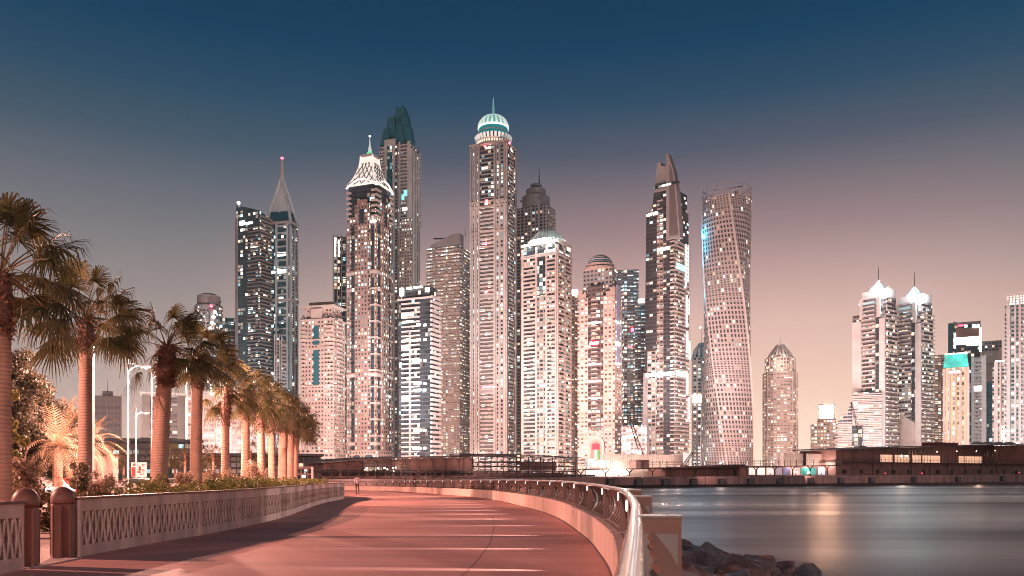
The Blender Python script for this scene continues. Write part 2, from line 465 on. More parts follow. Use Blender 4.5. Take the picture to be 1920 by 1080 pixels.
# expansion joint curving along the middle of the deck
M['joint'] = mat('joint filler', (.10,.045,.04), .8, var=0)
jm = MB(); jc = offs(RAIL, -2.3)
jc = [p for p in jc if 6 < p.y < 100]
for a, b in zip(jc, jc[1:]):
    t = (b-a).normalized(); o = Vector((t.y,-t.x))*.006
    jm.face([(*(a-o), gz(a.y)+.004), (*(a+o), gz(a.y)+.004), (*(b+o), gz(b.y)+.004), (*(b-o), gz(b.y)+.004)])
struct(jm.build('deck_joint', M['joint']))
pl = MB(); pl.face([(-19,-9,.004),(-7.7,-9,.004),(-7.7,20.4,.004),(-19,20.4,.004)])
struct(pl.build('plaza_paving', M['plaza']))
rd = MB(); RC = spline([(-31,-40),(-31,10),(-31.5,40),(-35,62),(-52,95),(-85,128),(-140,150)], 3)
ra, rb = offs(RC, -6.5), offs(RC, 6.5)
for i in range(len(RC)-1):
    rd.face([(*ra[i], gtop(ra[i].y)+.03), (*rb[i], gtop(rb[i].y)+.03), (*rb[i+1], gtop(rb[i+1].y)+.03), (*ra[i+1], gtop(ra[i+1].y)+.03)])
struct(rd.build('road', M['asphalt']))
ln = MB()
for i in range(0, len(RC)-1, 3):
    a, b = RC[i], RC[i+1]; o = Vector(((b-a).y, -(b-a).x)).normalized()*.08
    ln.face([(*(a-o), gtop(a.y)+.04), (*(a+o), gtop(a.y)+.04), (*(b+o), gtop(b.y)+.04), (*(b-o), gtop(b.y)+.04)])
struct(ln.build('lane_marking', mat('road paint', (.7,.68,.65), .6, var=.1)))

# ------------------------------------------------------------------ lattice wall
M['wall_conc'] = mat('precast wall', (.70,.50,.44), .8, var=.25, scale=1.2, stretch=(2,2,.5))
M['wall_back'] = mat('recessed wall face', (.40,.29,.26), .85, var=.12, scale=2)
M['coping'] = mat('brown coping', (.16,.075,.06), .6, var=.15, scale=2)
M['bollard'] = mat('oiled wood', (.21,.085,.065), .5, var=.28, scale=2.5, stretch=(4,4,.4))
HW = 1.05
def wall_panel(a, b, root, nx):
    a, b = Vector(a), Vector(b); L_ = (b-a).length; t = (b-a)/L_; nr = Vector((t.y, -t.x))
    za, zb = gz(a.y), gz(b.y)
    def P(s, o, z):
        q = a + t*s + nr*o; return (q.x, q.y, za+(zb-za)*s/L_ + z)
    m = MB()
    def blk(s0, s1, z0, z1, o0, o1):
        v = [P(s0,o0,z0),P(s1,o0,z0),P(s1,o1,z0),P(s0,o1,z0),P(s0,o0,z1),P(s1,o0,z1),P(s1,o1,z1),P(s0,o1,z1)]
        i = len(m.v); m.v += v
        for q in ((0,3,2,1),(4,5,6,7),(0,1,5,4),(1,2,6,5),(2,3,7,6),(3,0,4,7)): m.f.append(tuple(i+k for k in q))
    e = .012
    z1, z2 = .20, .80
    blk(e, L_-e, -.04, z1, -.14, 0); blk(e, L_-e, z2, HW-.04, -.14, 0)
    blk(e, .06, z1, z2, -.14, 0); blk(L_-.06, L_-e, z1, z2, -.14, 0)
    W_ = (L_-.12)/nx; hw = .021
    for k in range(nx):                              # tall narrow crosses standing proud of the recess
        s0 = .06 + W_*k
        for (u0, u1) in ((0, 1), (1, 0)):
            A0, A1 = s0+W_*(.04+.92*u0), s0+W_*(.04+.92*u1)
            i = len(m.v); o0 = -.002 if u0 else -.005
            m.v += [P(A0-hw,-.06,z1),P(A0+hw,-.06,z1),P(A1+hw,-.06,z2),P(A1-hw,-.06,z2),P(A0-hw,o0,z1),P(A0+hw,o0,z1),P(A1+hw,o0,z2),P(A1-hw,o0,z2)]
            for q in ((4,5,6,7),(0,4,7,3),(1,2,6,5)): m.f.append(tuple(i+k_ for k_ in q))
        i = len(m.v); c = s0+W_/2; ww = W_*.16
        m.v += [P(c-ww,-.004,.5),P(c,-.004,.40),P(c+ww,-.004,.5),P(c,-.004,.60)]; m.f.append((i,i+1,i+2,i+3))
    o = m.build('wall_panel', M['wall_conc'], root, world=True)
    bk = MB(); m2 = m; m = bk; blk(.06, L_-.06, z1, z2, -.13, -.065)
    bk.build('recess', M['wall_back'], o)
def lattice_wall(curve, label, nx, seg):
    root = thing('lattice_wall', label, 'wall', (curve[0].x, curve[0].y, 0), group='lattice walls along the promenade')
    idx = list(range(0, len(curve)-1, seg)) + [len(curve)-1]
    for i, j in zip(idx, idx[1:]):
        wall_panel(curve[i], curve[j], root, nx)
    cp = MB()
    A, B = offs(curve, -.18), offs(curve, .03)
    for k in range(len(curve)-1):
        v = []
        for p, q in ((A[k], B[k]), (A[k+1], B[k+1])):
            z = gz(p.y)+HW
            v.append([(p.x,p.y,z-.04),(q.x,q.y,z-.04),(q.x,q.y,z),(p.x,p.y,z)])
        for i in range(4):
            i2 = (i+1) % 4; cp.face([v[0][i], v[0][i2], v[1][i2], v[1][i]])
        if k == 0: cp.face(v[0][::-1])
    cp.build('coping', M['coping'], root, world=True)
    return root
lattice_wall(WALL, 'long curving concrete wall with crossed lattice relief running from the wooden bollard past the palms', 11, 5)
LEFT = spline(LEFTPTS, .55)
lattice_wall(LEFT, 'short end of lattice wall cut off by the left edge, before the gap with the flower pot', 11, 5)
def bollard(x, y, label):
    r = thing('bollard', label, 'bollard', (x, y, 0), group='bollards at the wall opening')
    m = MB(); m.lathe([(.19,-.04),(.19,.93),(.17,.95)], 8, rot=R(22.5)); m.build('post', M['bollard'], r)
    gm = MB()
    for k in range(8):
        a = R(45*k+22.5); gm.bar((.191*math.cos(a),.191*math.sin(a),.05),(.191*math.cos(a),.191*math.sin(a),.9),.012,.012)
    gm.build('corner_bead', M['coping'], r)
    c = MB(); c.lathe([(.175,.95),(.195,.96),(.195,1.03)]+[(.195*math.cos(a), 1.03+.21*math.sin(a)) for a in [i*math.pi/16 for i in range(1,8)]]+[(.004,1.24)], 20)
    c.build('domed_cap', M['bollard'], r, smooth=True)
bollard(-7.86, 14.0, 'dark brown wooden bollard with rounded top at the start of the long lattice wall')
bollard(-7.66, 12.6, 'rounded bollard top showing behind the cut-off wall panel at the left edge')
th = MB(); th.box(-7.72,-7.42,12.3,13.85,-.03,.02)
tag(th.build('threshold_strip', M['plaza']), 'pale stone threshold strip lying in the gap between the two walls', 'threshold')

# ------------------------------------------------------------------ sea rail on its plinth
M['plinth'] = mat('rendered plinth', (.52,.35,.30), .75, var=.22, scale=1.3, stretch=(3,3,.25))
M['rail_metal'] = mat('polished handrail', (.72,.62,.58), .16, 1.0, var=.08, scale=6)
M['bronze'] = mat('bronze painted plate', (.20,.115,.095), .4, .35, var=.12, scale=3)
M['bars'] = mat('grey painted bars', (.20,.12,.10), .5, .1, var=0)
rail = thing('promenade_railing', 'curved sea railing with shiny round handrail on a pale plinth along the red deck', 'railing', (0, 0, 0))
def ribbon(curve, prof, closed_ends=True):
    """sweep a cross section of (offset, height) pairs along a ground curve"""
    m = MB(); n = len(prof); rows = [offs(curve, o) for o, _ in prof]
    b = 0
    for k in range(len(curve)):
        for j in range(n):
            p = rows[j][k]; m.v.append((p.x, p.y, gz(p.y)+prof[j][1]))
    for k in range(len(curve)-1):
        for j in range(n):
            j2 = (j+1) % n; m.f.append((k*n+j, k*n+j2, (k+1)*n+j2, (k+1)*n+j))
    m.f.append(tuple(range(n))[::-1]); m.f.append(tuple((len(curve)-1)*n+j for j in range(n)))
    return m
HP, HR = .575, 1.22
ribbon(RAIL, [(-.15,-.05),(-.15,HP-.02),(-.13,HP),(.38,HP),(.40,HP-.02),(.40,-2.6)]).build('plinth', M['plinth'], rail)
ribbon(offs(RAIL,-.15), [(0,.0),(-.03,.0),(-.03,.02),(0,.03)]).build('kerb_strip', M['joint'], rail)
hr = MB()
path = [(p.x, p.y, gz(p.y)+HR) for p in RAIL]
hr.tube(path, .036, 12); hr.build('handrail', M['rail_metal'], rail, smooth=True)
cut = spline(RAILPTS, 3.55)
fine = RAIL
def arc(p, nr, z, n=7, amp=.20):                               # the bars bow out towards the sea
    out = []
    for k in range(n):
        t = k/(n-1); o = .02 + amp*math.sin(math.pi*(.12+.80*t))
        zz = HP + .02 + (HR-.05-HP-.02)*t
        out.append((p.x+nr.x*o, p.y+nr.y*o, z+zz))
    return out
LEDS = []
for i, p in enumerate(cut):
    t = (cut[min(i+1,len(cut)-1)]-cut[max(i-1,0)]).normalized(); nr = Vector((t.y,-t.x)); z = gz(p.y)
    pm = MB()
    prof = arc(p, nr, z, 9, .085)
    inn = [(p.x+nr.x*-.01, p.y+nr.y*-.01, q[2]) for q in prof]
    tt = Vector((t.x,t.y,0))*.012
    for a in range(8):
        for sgn in (1,-1):
            q = [Vector(inn[a])+tt*sgn, Vector(prof[a])+tt*sgn, Vector(prof[a+1])+tt*sgn, Vector(inn[a+1])+tt*sgn]
            pm.face(q if sgn < 0 else q[::-1])
        pm.face([Vector(prof[a])-tt, Vector(prof[a])+tt, Vector(prof[a+1])+tt, Vector(prof[a+1])-tt])
        pm.face([Vector(inn[a])+tt, Vector(inn[a])-tt, Vector(inn[a+1])-tt, Vector(inn[a+1])+tt])
    po = pm.build('post', M['bronze'], rail)
    lp = MB(); q = p - nr*.035
    lp.tube([(q.x,q.y,z+HR-.16),(q.x,q.y,z+HR-.135),(q.x,q.y,z+HR-.06),(q.x,q.y,z+HR-.035)], [.005,.012,.012,.005], 8)
    lp.build('rail_light', M['led'], po)
    LEDS.append((q, nr, z))
    if i < len(cut)-1:
        c0, c1 = cut[i], cut[i+1]
        im = MB()
        nb = 9
        allp = []
        for k in range(1, nb):
            s = k/nb
            # follow the real curve between the posts
            g0 = c0.lerp(c1, s); gi = min(range(len(fine)), key=lambda j: (fine[j]-g0).length)
            j0 = max(gi-1,0); j1 = min(gi+1, len(fine)-1)
            tt2 = (fine[j1]-fine[j0]).normalized(); n2 = Vector((tt2.y,-tt2.x))
            h = (g0-fine[gi]).dot(n2); g1 = g0 - n2*h
            pts = arc(g1, n2, gz(g1.y), 7); im.tube(pts, .023, 5); allp.append(pts)
            im.box(g1.x-.03, g1.x+.03, g1.y-.03, g1.y+.03, gz(g1.y)+HP, gz(g1.y)+HP+.02)
        for w_ in (1, 2.2, 3.6, 4.9):
            k0 = int(w_); fr = w_-k0
            im.tube([Vector(a[k0]).lerp(Vector(a[k0+1]), fr) for a in allp], .007, 4)
        im.build('infill_bars', M['bars'], rail)
# square lantern boxes fixed outside the rail beside the nearest posts
for k, (D, xl, xr, yt, lab) in enumerate(((4.0,1196,1278,967,'largest polished metal box outside the handrail, nearest to the viewer'),(7.4,1188,1222,930,'middle polished metal box outside the handrail, partly behind the largest one'),(10.6,1180,1203,918,'smallest polished metal box outside the handrail where the rail bends'))):
    x0, x1, zt = px(xl,D), px(xr,D), pz(yt,D)
    m = MB(); r = thing('metal_box', lab, 'metal box', ((x0+x1)/2, D, HP-.4), group='metal boxes outside the rail')
    m.box(x0, x1, D, D+.16, -.6, zt-.012); m.build('body', M['bronze'], r, world=True)
    m = MB(); m.box(x0-.004, x1+.006, D-.008, D+.17, zt-.012, zt); m.build('lid', M['rail_metal'], r, world=True)
    m = MB(); m.box(x0+.03, x1-.02, D-.006, D-.0005, zt-.62, zt-.09); m.build('inset_panel', M['steel'], r, world=True)

# ------------------------------------------------------------------ lights
def point(name, loc, P, col, rad=.15, spot=None):
    l = bpy.data.lights.new(name, 'SPOT' if spot else 'POINT'); l.energy = P; l.color = col; l.shadow_soft_size = rad
    o = bpy.data.objects.new(name, l); C.objects.link(o); o.location = loc
    if spot:
        aim, size, blend = spot
        l.spot_size, l.spot_blend = size, blend
        o.rotation_euler = (Vector(aim)-Vector(loc)).to_track_quat('-Z','Y').to_euler()
    return o
for q, nr, z in LEDS:
    if q.y < 3 or q.y > 100: continue
    s = q - nr*.05
    far = q.y > 24
    o = point('rail_light_beam', (s.x, s.y, z+HR-.10), 1150 if far else 800, (1,.80,.74), .03, ((s.x-nr.x*2.2, s.y-nr.y*2.2, z+(.55 if far else .05)), R(52 if far else 46), 1.0))
    o.scale = (.5 if far else .22, 1, 1)
# street lamps along the road behind the palms
SODIUM = (1, .47, .36)
def street_lamp(x, y, head, label, P, h=8.45, arm=1.2):
    zb = gtop(y)
    r = thing('street_lamp', label, 'street lamp', (x, y, zb), group='street lamps along the road')
    H = h - zb
    m = MB(); m.tube([(0,0,0),(0,0,.5),(0,0,.52),(0,0,H+.55),(0,0,H+.75)], [.11,.11,.07,.05,.02], 10); m.build('pole', M['pole'], r, smooth=True)
    m = MB(); hx = head
    m.tube([(0,0,H-.25),(hx*.25,0,H+.02),(hx*.6,0,H+.18),(hx-.25,0,H+.12)], .03, 6)
    m.tube([(0,0,H+.3),(hx*.3,0,H+.25),(hx*.6,0,H+.2)], .018, 5); m.build('arm', M['pole'], r)
    m = MB(); m.box(hx-.38, hx+.25, -.13, .13, H+.06, H+.16); hd = m.build('lamp_head', M['steel'], r)
    m = MB(); m.lathe([(.02,H-.03),(.10,H-.01),(.14,H+.055)], 12, cx=hx-.05); m.build('lens', M['white_lamp'], hd)
    point('street_lamp_light', (x+hx-.05, y, h-.12), P, SODIUM, .12)
# ------------------------------------------------------------------ street lamps that stand in view and the row's assumed, unseen continuation towards the viewer
LP = 52000
street_lamp(px(240,52.5), 52.5, px(275,52.5)-px(240,52.5), 'tall street lamp left of the third palm, its lit head reaching right', LP*.8)
street_lamp(px(255,92), 92, px(275,92)-px(255,92), 'smaller street lamp farther along the road, between the tall lamp and the red road sign', LP*.8)
street_lamp(px(284,70), 70, 1.2, 'street lamp standing close behind the trunk of the third palm', LP*.4, h=10.0)
street_lamp(px(175,43), 43, px(205,43)-px(175,43), 'street lamp behind the second palm, its lit head showing under the fronds', LP*.35, h=8.5)
street_lamp(-25.2, 17, 1.2, 'assumed street lamp by the road outside the left edge, beyond the plaza', LP*.45)  # unseen lamp, assumed from the wall's shadow across the deck
street_lamp(-25.2, -10, 1.2, 'assumed street lamp by the road behind the viewer', LP*.12)  # unseen lamp, assumed to carry the row on
point('added_fill_light', (-2.5, -14, 7), 9000, (1,.66,.56), .2)  # added light behind the viewer to lift the rocks and wall, no lamp body

# ------------------------------------------------------------------ palms
def leafmat(name, c1, c2, scale=1.5):
    m = bpy.data.materials.new(name); m.use_nodes = True
    n, L = m.node_tree.nodes, m.node_tree.links; p = n['Principled BSDF']
    t = n.new('ShaderNodeTexCoord'); z = n.new('ShaderNodeTexNoise'); z.inputs['Scale'].default_value = scale; z.inputs['Detail'].default_value = 3
    L.new(t.outputs['Object'], z.inputs['Vector'])
    z2 = n.new('ShaderNodeTexNoise'); z2.inputs['Scale'].default_value = scale*9; z2.inputs['Detail'].default_value = 2; L.new(t.outputs['Object'], z2.inputs['Vector'])
    a = n.new('ShaderNodeMath'); a.operation = 'MULTIPLY_ADD'; L.new(z2.outputs[0], a.inputs[0]); a.inputs[1].default_value = .5; L.new(z.outputs[0], a.inputs[2])
    r = n.new('ShaderNodeValToRGB'); e = r.color_ramp.elements; e[0].position = .58; e[0].color = (*c1,1); e[1].position = .92; e[1].color = (*c2,1)
    L.new(a.outputs[0], r.inputs[0]); L.new(r.outputs[0], p.inputs['Base Color']); p.inputs['Roughness'].default_value = .5
    tr = n.new('ShaderNodeBsdfTranslucent'); L.new(r.outputs[0], tr.inputs[0]); mx = n.new('ShaderNodeMixShader'); mx.inputs[0].default_value = .35
    L.new(p.outputs[0], mx.inputs[1]); L.new(tr.outputs[0], mx.inputs[2]); L.new(mx.outputs[0], n['Material Output'].inputs[0])
    return m
M['frond'] = leafmat('palm frond', (.058,.066,.026), (.135,.115,.052))
M['frond_dry'] = leafmat('dry palm frond', (.16,.10,.04), (.24,.15,.06))
M['skirt'] = leafmat('palm leaf bases', (.15,.070,.050), (.33,.20,.15), 4)
def trunk_mat():
    m = mat('ringed palm trunk', (.41,.25,.19), .85, var=.18, scale=2.5, stretch=(2,2,.6))
    n, L = m.node_tree.nodes, m.node_tree.links; p = n['Principled BSDF']
    t = n.new('ShaderNodeTexCoord'); w = n.new('ShaderNodeTexWave'); w.bands_direction = 'Z'; w.inputs['Scale'].default_value = 3.2; w.inputs['Distortion'].default_value = 2.5; w.inputs['Detail'].default_value = 3
    L.new(t.outputs['Object'], w.inputs['Vector']); b = n.new('ShaderNodeBump'); b.inputs['Strength'].default_value = .6; b.inputs['Distance'].default_value = .03
    L.new(w.outputs[0], b.inputs['Height']); L.new(b.outputs[0], p.inputs['Normal'])
    return m
M['palm_trunk'] = trunk_mat()
def fan_crown(rng, n_leaf, S=1.0, lean=(0,0), nl=30, droopy=0.0, elmin=-50):
    """list of quads (4 pts each) for a crown of costapalmate fan leaves about the origin"""
    Q = []; ST = []
    for i in range(n_leaf):
        u = (i+.5)/n_leaf
        el = R(86 - (86-elmin)*u**.85 + rng.uniform(-9,9)); az = i*2.39996 + rng.uniform(-.35,.35)
        if el < R(32) and math.sin(az) < -.62: az = -az
        pl = S*(1.2+.25*u)*rng.uniform(.85,1.12); Rf = S*.98*rng.uniform(.82,1.12)
        d = Vector((math.cos(el)*math.cos(az)+lean[0]*.3, math.cos(el)*math.sin(az)+lean[1]*.3, math.sin(el))).normalized()
        pts = [Vector((0,0,0))]; p = Vector((0,0,0)); dd = d.copy()
        for k in range(6):
            p = p + dd*(pl/6); pts.append(p.copy()); dd = (dd + Vector((lean[0]*.03, lean[1]*.03, -.055-.06*math.cos(el)-droopy*.03))).normalized()
        ST.append(pts)
        side = dd.cross(Vector((0,0,1)))
        side = side.normalized() if side.length > .15 else Vector((-math.sin(az), math.cos(az), 0))
        up = side.cross(dd).normalized()
        tw = rng.uniform(-.5,.5); side = side*math.cos(tw)+up*math.sin(tw); up = side.cross(dd).normalized()
        dry = 0
        for k in range(nl):
            a = (k/(nl-1)*2-1)*R(112) + rng.uniform(-.03,.03)
            Lf = Rf*(.62+.38*math.cos(a*.72))*rng.uniform(.9,1.06)
            e = dd*math.cos(a)+side*math.sin(a)
            fold = -.20*abs(math.sin(a))-.05
            e = (e + up*(fold+.22*math.cos(a))).normalized()
            perp = e.cross(up).normalized()
            q0 = pts[-1]; dr = (.22+.42*abs(math.sin(a))+droopy*.25)*rng.uniform(.7,1.5)
            m1 = q0 + e*Lf*.5 + Vector((0,0,-dr*.10*Lf)); m2 = q0 + e*Lf*.80 + Vector((0,0,-dr*.36*Lf)); 
            tip = q0 + e*Lf*.93 + Vector((rng.uniform(-.05,.05),rng.uniform(-.05,.05),-dr*.85*Lf-rng.uniform(0,.06)))
            w0, w1, w2 = .008*S, .036*Lf, .020*Lf
            Q += [q0-perp*w0, q0+perp*w0, m1+perp*w1, m1-perp*w1, m1-perp*w1, m1+perp*w1, m2+perp*w2, m2-perp*w2, m2-perp*w2, m2+perp*w2, tip+perp*.004, tip-perp*.004]
    return Q, ST
def make_palm(label, x, y, ztop, tr, rng, S=1.0, lean=(0,0), skirt=1.1, sr=1.75, n_leaf=38, nl=30, droopy=0.0, bend=(0,0), name='fan_palm', group='fan palms along the promenade', el=-50, zb=None):
    zb = gtop(y) if zb is None else zb
    r = thing(name, label, 'palm tree', (x-bend[0], y-bend[1], zb), group=group)
    H = ztop - zb; path = []; rad = []
    n = 16
    for k in range(n+1):
        t = k/n; path.append((bend[0]*t**1.5, bend[1]*t**1.5, H*t-.05)); rad.append(tr*(1.18-.26*t + .35*max(0,.08-t)*4)*rng.uniform(.975,1.025))
    m = MB(); m.tube(path, rad, 14); m.build('trunk', M['palm_trunk'], r, smooth=True)
    Q = []                                            # cut leaf bases that thicken the top of the trunk
    if skirt > 0:
        nb = 150
        for k in range(nb):
            t = k/nb; z = H - skirt*(1-t)*1.0; az = k*2.39996; rr = tr*(.9+(.35*math.sin(math.pi*min(1,t*1.25+.05))))
            o = Vector((bend[0]+rr*math.cos(az)*.9, bend[1]+rr*math.sin(az)*.9, z))
            out = Vector((math.cos(az), math.sin(az), 0)); sd = Vector((-math.sin(az), math.cos(az), 0))
            L_ = tr*rng.uniform(.7,1.25)*sr/1.7; dn = rng.random() < (.55-.35*t)
            d1 = (out*.75+Vector((0,0,.75))).normalized(); d2 = (out*.85+Vector((0,0,-.9 if dn else .35))).normalized()
            w = tr*.30; a = o; b = o+d1*L_*.5; c = b+d2*L_*.75*rng.uniform(.6,1.3)+sd*rng.uniform(-.08,.08)
            Q += [a-sd*w, a+sd*w, b+sd*w*.8, b-sd*w*.8, b-sd*w*.8, b+sd*w*.8, c+sd*w*.18, c-sd*w*.18]
        m2 = MB(); m2.tube([(bend[0],bend[1],H-skirt),(bend[0],bend[1],H-skirt*.6),(bend[0],bend[1],H-skirt*.2),(bend[0],bend[1],H+.1)], [tr*.9,tr*1.2,tr*1.15,tr*.5], 10)
        V = np.array([tuple(v) for v in Q])
        sk = np_mesh('leaf_skirt', V, 4, M['skirt'], r); m2.build('boot_core', M['skirt'], sk)
    Q, ST = fan_crown(rng, n_leaf, S, lean, nl, droopy, el)
    V = np.array([tuple(v) for v in Q]) + np.array([bend[0], bend[1], H])
    cr = np_mesh('crown', V, 4, M['frond'], r)
    sm = MB()
    for pts in ST:
        sm.tube([p+Vector((bend[0],bend[1],H)) for p in pts], [.028*S,.022*S,.018*S,.016*S,.014*S,.012*S,.010*S], 4, cap=False)
    sm.build('leaf_stalks', M['frond_dry'], cr)
    return r
rng = random.Random(11)
PALMS = [ # trunk px, crown px x, crown px y, D, trunk radius m, crown scale, skirt m, label
    (2, 2, 518, 18, .20, .98, 1.45, 'nearest fan palm, half cut off by the left edge, dark shaggy crown'),
    (159, 161, 598, 27, .20, 1.05, 1.25, 'second fan palm behind the wooden bollard, airy crown on a slim straight trunk'),
    (296, 313, 652, 30, .275, 0.98, 1.5, 'stout leaning fan palm just right of the tall street lamp'),
    (367, 371, 668, 36, .235, 0.92, 1.5, 'fan palm right behind the stout leaning one, crown lower and partly hidden'),
    (422, 424, 730, 45, .21, 1.0, 2.1, 'fan palm with long hanging skirt of dry leaf bases, fifth along the row'),
    (460, 461, 738, 52, .25, 1.15, 1.8, 'sixth fan palm along the row, crown above the warning triangle'),
    (490, 489, 752, 58, .25, 1.2, 2.4, 'seventh fan palm along the row, pale dead leaves curling at its neck'),
    (510, 509, 762, 63, .26, 1.15, 2.2, 'eighth fan palm along the row, dark red skirt in the shade of its neighbours'),
    (530, 531, 774, 68, .34, 1.2, 1.8, 'ninth fan palm along the row, thick pale trunk near the end'),
    (544, 546, 785, 75, .28, 1.2, 1.6, 'tenth fan palm along the row, slim trunk pressed against the last one'),
    (552, 557, 796, 80, .28, 1.25, 1.4, 'last fan palm of the row, lowest crown beside the beige tower'),
]
for i, (bx, cx, cy, D, tr, S, sk, lab) in enumerate(PALMS):
    make_palm(lab, px(cx,D), D, pz(cy,D), tr, random.Random(100+i*7), S=S, lean=(.9 if i else .5,0), skirt=sk, n_leaf=27 if i < 5 else 26, nl=30 if i < 5 else 22, bend=(px(cx,D)-px(bx,D),0), droopy=.35 if i >= 4 else (.25 if i == 0 else .05), el=-34 if i > 3 else -22)
# the palms farther off along the road, small in the picture
proto = None
for i, (x, y, D) in enumerate([(211,852,105),(232,855,112),(305,856,105),(328,850,110),(347,852,108),(386,850,118),(400,848,104),(470,850,108),(500,858,115)]):
    lab = ['small distant palm beside the beige wall block','small distant palm behind the far lamp','small distant palm right of the red road sign','small distant palm between third and fourth palm','small distant palm left of the fourth palm trunk','small distant palm right of the fourth palm trunk','small distant palm nearly touching the fifth palm','small distant palm right of the fifth palm trunk','small distant palm behind the warning triangle'][i]
    if proto is None:
        proto = make_palm(lab, px(x,D), D, pz(y,D), .16, random.Random(5), S=.95, skirt=1.0, n_leaf=26, nl=16, droopy=.3, group='distant palms by the road')
    else:
        o = dup(proto, (px(x,D), D, gtop(D)), rng.uniform(0,6), lab, rng.uniform(.9,1.12))

# ------------------------------------------------------------------ broadleaf foliage
def leaves(rs, centers, radii, n, size, flat=.75, squash=1.0):
    """scatter n small leaf faces over clumps"""
    centers, radii = np.array(centers, float), np.array(radii, float)
    w = radii**2; k = rs.choice(len(centers), n, p=w/w.sum())
    d = rs.normal(size=(n,3)); d /= np.linalg.norm(d, axis=1)[:,None]
    rr = radii[k]*(rs.random(n)**.45)
    P = centers[k] + d*rr[:,None]*np.array([1,1,squash])
    nrm = d*flat + rs.normal(size=(n,3))*.6 + np.array([0,0,.3]); nrm /= np.linalg.norm(nrm, axis=1)[:,None]
    t = np.cross(nrm, rs.normal(size=(n,3))); t /= np.linalg.norm(t, axis=1)[:,None]
    b = np.cross(nrm, t); s = size*rs.uniform(.6,1.35,n)[:,None]
    q = np.stack([P-t*s, P-b*s*.55, P+t*s, P+b*s*.55], 1)
    return q.reshape(-1,3)
def tree(name, label, x, y, z0, ztop, rad, mat_, rs, ncl=26, n=9000, size=.16, trunk_h=.35, cat='tree', group=None, sq=1.0, dx=0):
    r = thing(name, label, cat, (x, y, z0), group=group)
    H = ztop-z0; cz = H*(trunk_h+1)/2; hz = H*(1-trunk_h)/2
    cs, rr = [], []
    for k in range(ncl):
        d = rs.normal(size=3); d /= np.linalg.norm(d); f = rs.random()**.4
        cs.append((dx+d[0]*rad*f*.82, d[1]*rad*f*.82, cz+d[2]*hz*f*.85)); rr.append(rad*rs.uniform(.20,.42))
    np_mesh('crown', leaves(rs, cs, rr, n, size), 4, mat_, r)
    m = MB(); m.tube([(0,0,-.1),(.05,0,H*trunk_h*.6),(dx*.5,0,H*trunk_h),(dx*.8,0,cz)], [rad*.085,rad*.07,rad*.06,rad*.03], 8)
    for c in cs[:9]:
        c = Vector(c); a = Vector((dx*.4,0,H*trunk_h*.9)); mid = a.lerp(c,.5)+Vector((0,0,-.1*rad)); m.tube([a,mid,c], [rad*.045,rad*.03,rad*.012], 5)
    m.build('trunk', M['bark'], r, smooth=True)
    return r
M['bark'] = mat('grey brown bark', (.14,.09,.07), .9, var=.3, scale=8)
M['leaf_dark'] = leafmat('dark evergreen leaves', (.022,.023,.011), (.055,.047,.024), .5)
M['leaf_olive'] = leafmat('dusty olive leaves', (.026,.025,.012), (.065,.052,.028), .5)
M['leaf_lamplit'] = leafmat('lamp tinted leaves', (.16,.15,.045), (.34,.27,.10), .7)  # lamp light on the shrub put into a brighter leaf colour
M['leaf_hedge'] = leafmat('hedge leaves', (.09,.10,.025), (.22,.20,.06), 1.2)
M['leaf_dry'] = leafmat('dusty shrub leaves', (.22,.15,.09), (.44,.32,.22), 1.5)
rs = np.random.default_rng(3)
def tpx(name, label, x, D, ytop, wpx, m_, ncl, n, size, th=.2, z0=None, **k):
    return tree(name, label, px(x,D), D, gtop(D) if z0 is None else z0, pz(ytop,D), wpx/2/F*D, m_, rs, ncl, n, size, th, **k)
tpx('broadleaf_tree', 'big dusty broadleaf tree filling the left edge behind the nearest palm', 30, 44, 622, 130, M['leaf_olive'], 44, 30000, .075, .12, group='trees at the left edge')
tpx('broadleaf_tree', 'dark bushy tree between the nearest and the second palm', 95, 50, 702, 120, M['leaf_dark'], 36, 22000, .08, .10, group='trees at the left edge')
tpx('broadleaf_tree', 'low dark tree whose crown shows just left of the date palm', 70, 47, 770, 130, M['leaf_dark'], 30, 18000, .08, .05, group='trees at the left edge')
tpx('tall_shrub', 'shrub with lamp light put into its yellow green leaf colour, right of the nearest palm trunk', 22, 32, 715, 62, M['leaf_lamplit'], 26, 9000, .06, .03, cat='shrub')
# date palm with feather fronds beside the second palm
def date_palm(label, x, D, ytop, S, seed):
    rg = random.Random(seed); zb = gtop(D); r = thing('date_palm', label, 'palm tree', (px(x,D), D, zb), group='date palms by the road')
    H = pz(ytop,D)-zb
    m = MB(); m.tube([(0,0,-.05),(0,0,H*.5),(0,0,H)], [.3,.27,.25], 10); m.build('trunk', M['palm_trunk'], r)
    Q = []
    for i in range(44):
        el = R(80-95*(i/44)+rg.uniform(-8,8)); az = i*2.39996
        d = Vector((math.cos(el)*math.cos(az), math.cos(el)*math.sin(az), math.sin(el))); p = Vector((0,0,H)); L_ = S*rg.uniform(.85,1.1); n = 18
        for k in range(n):
            q = p+d*(L_/n); t = k/n
            sd = d.cross(Vector((0,0,1))); sd = sd.normalized() if sd.length > .1 else Vector((1,0,0)); up = sd.cross(d)
            Q += [p-sd*.015, p+sd*.015, q+sd*.015, q-sd*.015]
            ll = S*.20*math.sin(math.pi*min(1,.15+t*.85))
            for sg in (-1,1):
                e = (d*.7+sd*sg*.75+up*.15+Vector((0,0,-.25))).normalized(); w = d*.022*S*.5
                tp = p+e*ll
                Q += [p-w, p+w, tp+w*.2, tp-w*.2]
            p = q; d = (d+Vector((0,0,-.075-.05*math.cos(el)))).normalized()
    np_mesh('crown', np.array([tuple(v) for v in Q]), 4, M['leaf_dry'], r)
date_palm('pale feathery date palm between the dark tree and the second palm', 108, 46, 842, 3.2, 1)
date_palm('feathery date palm showing behind the trunk of the second palm', 168, 56, 835, 3.0, 2)
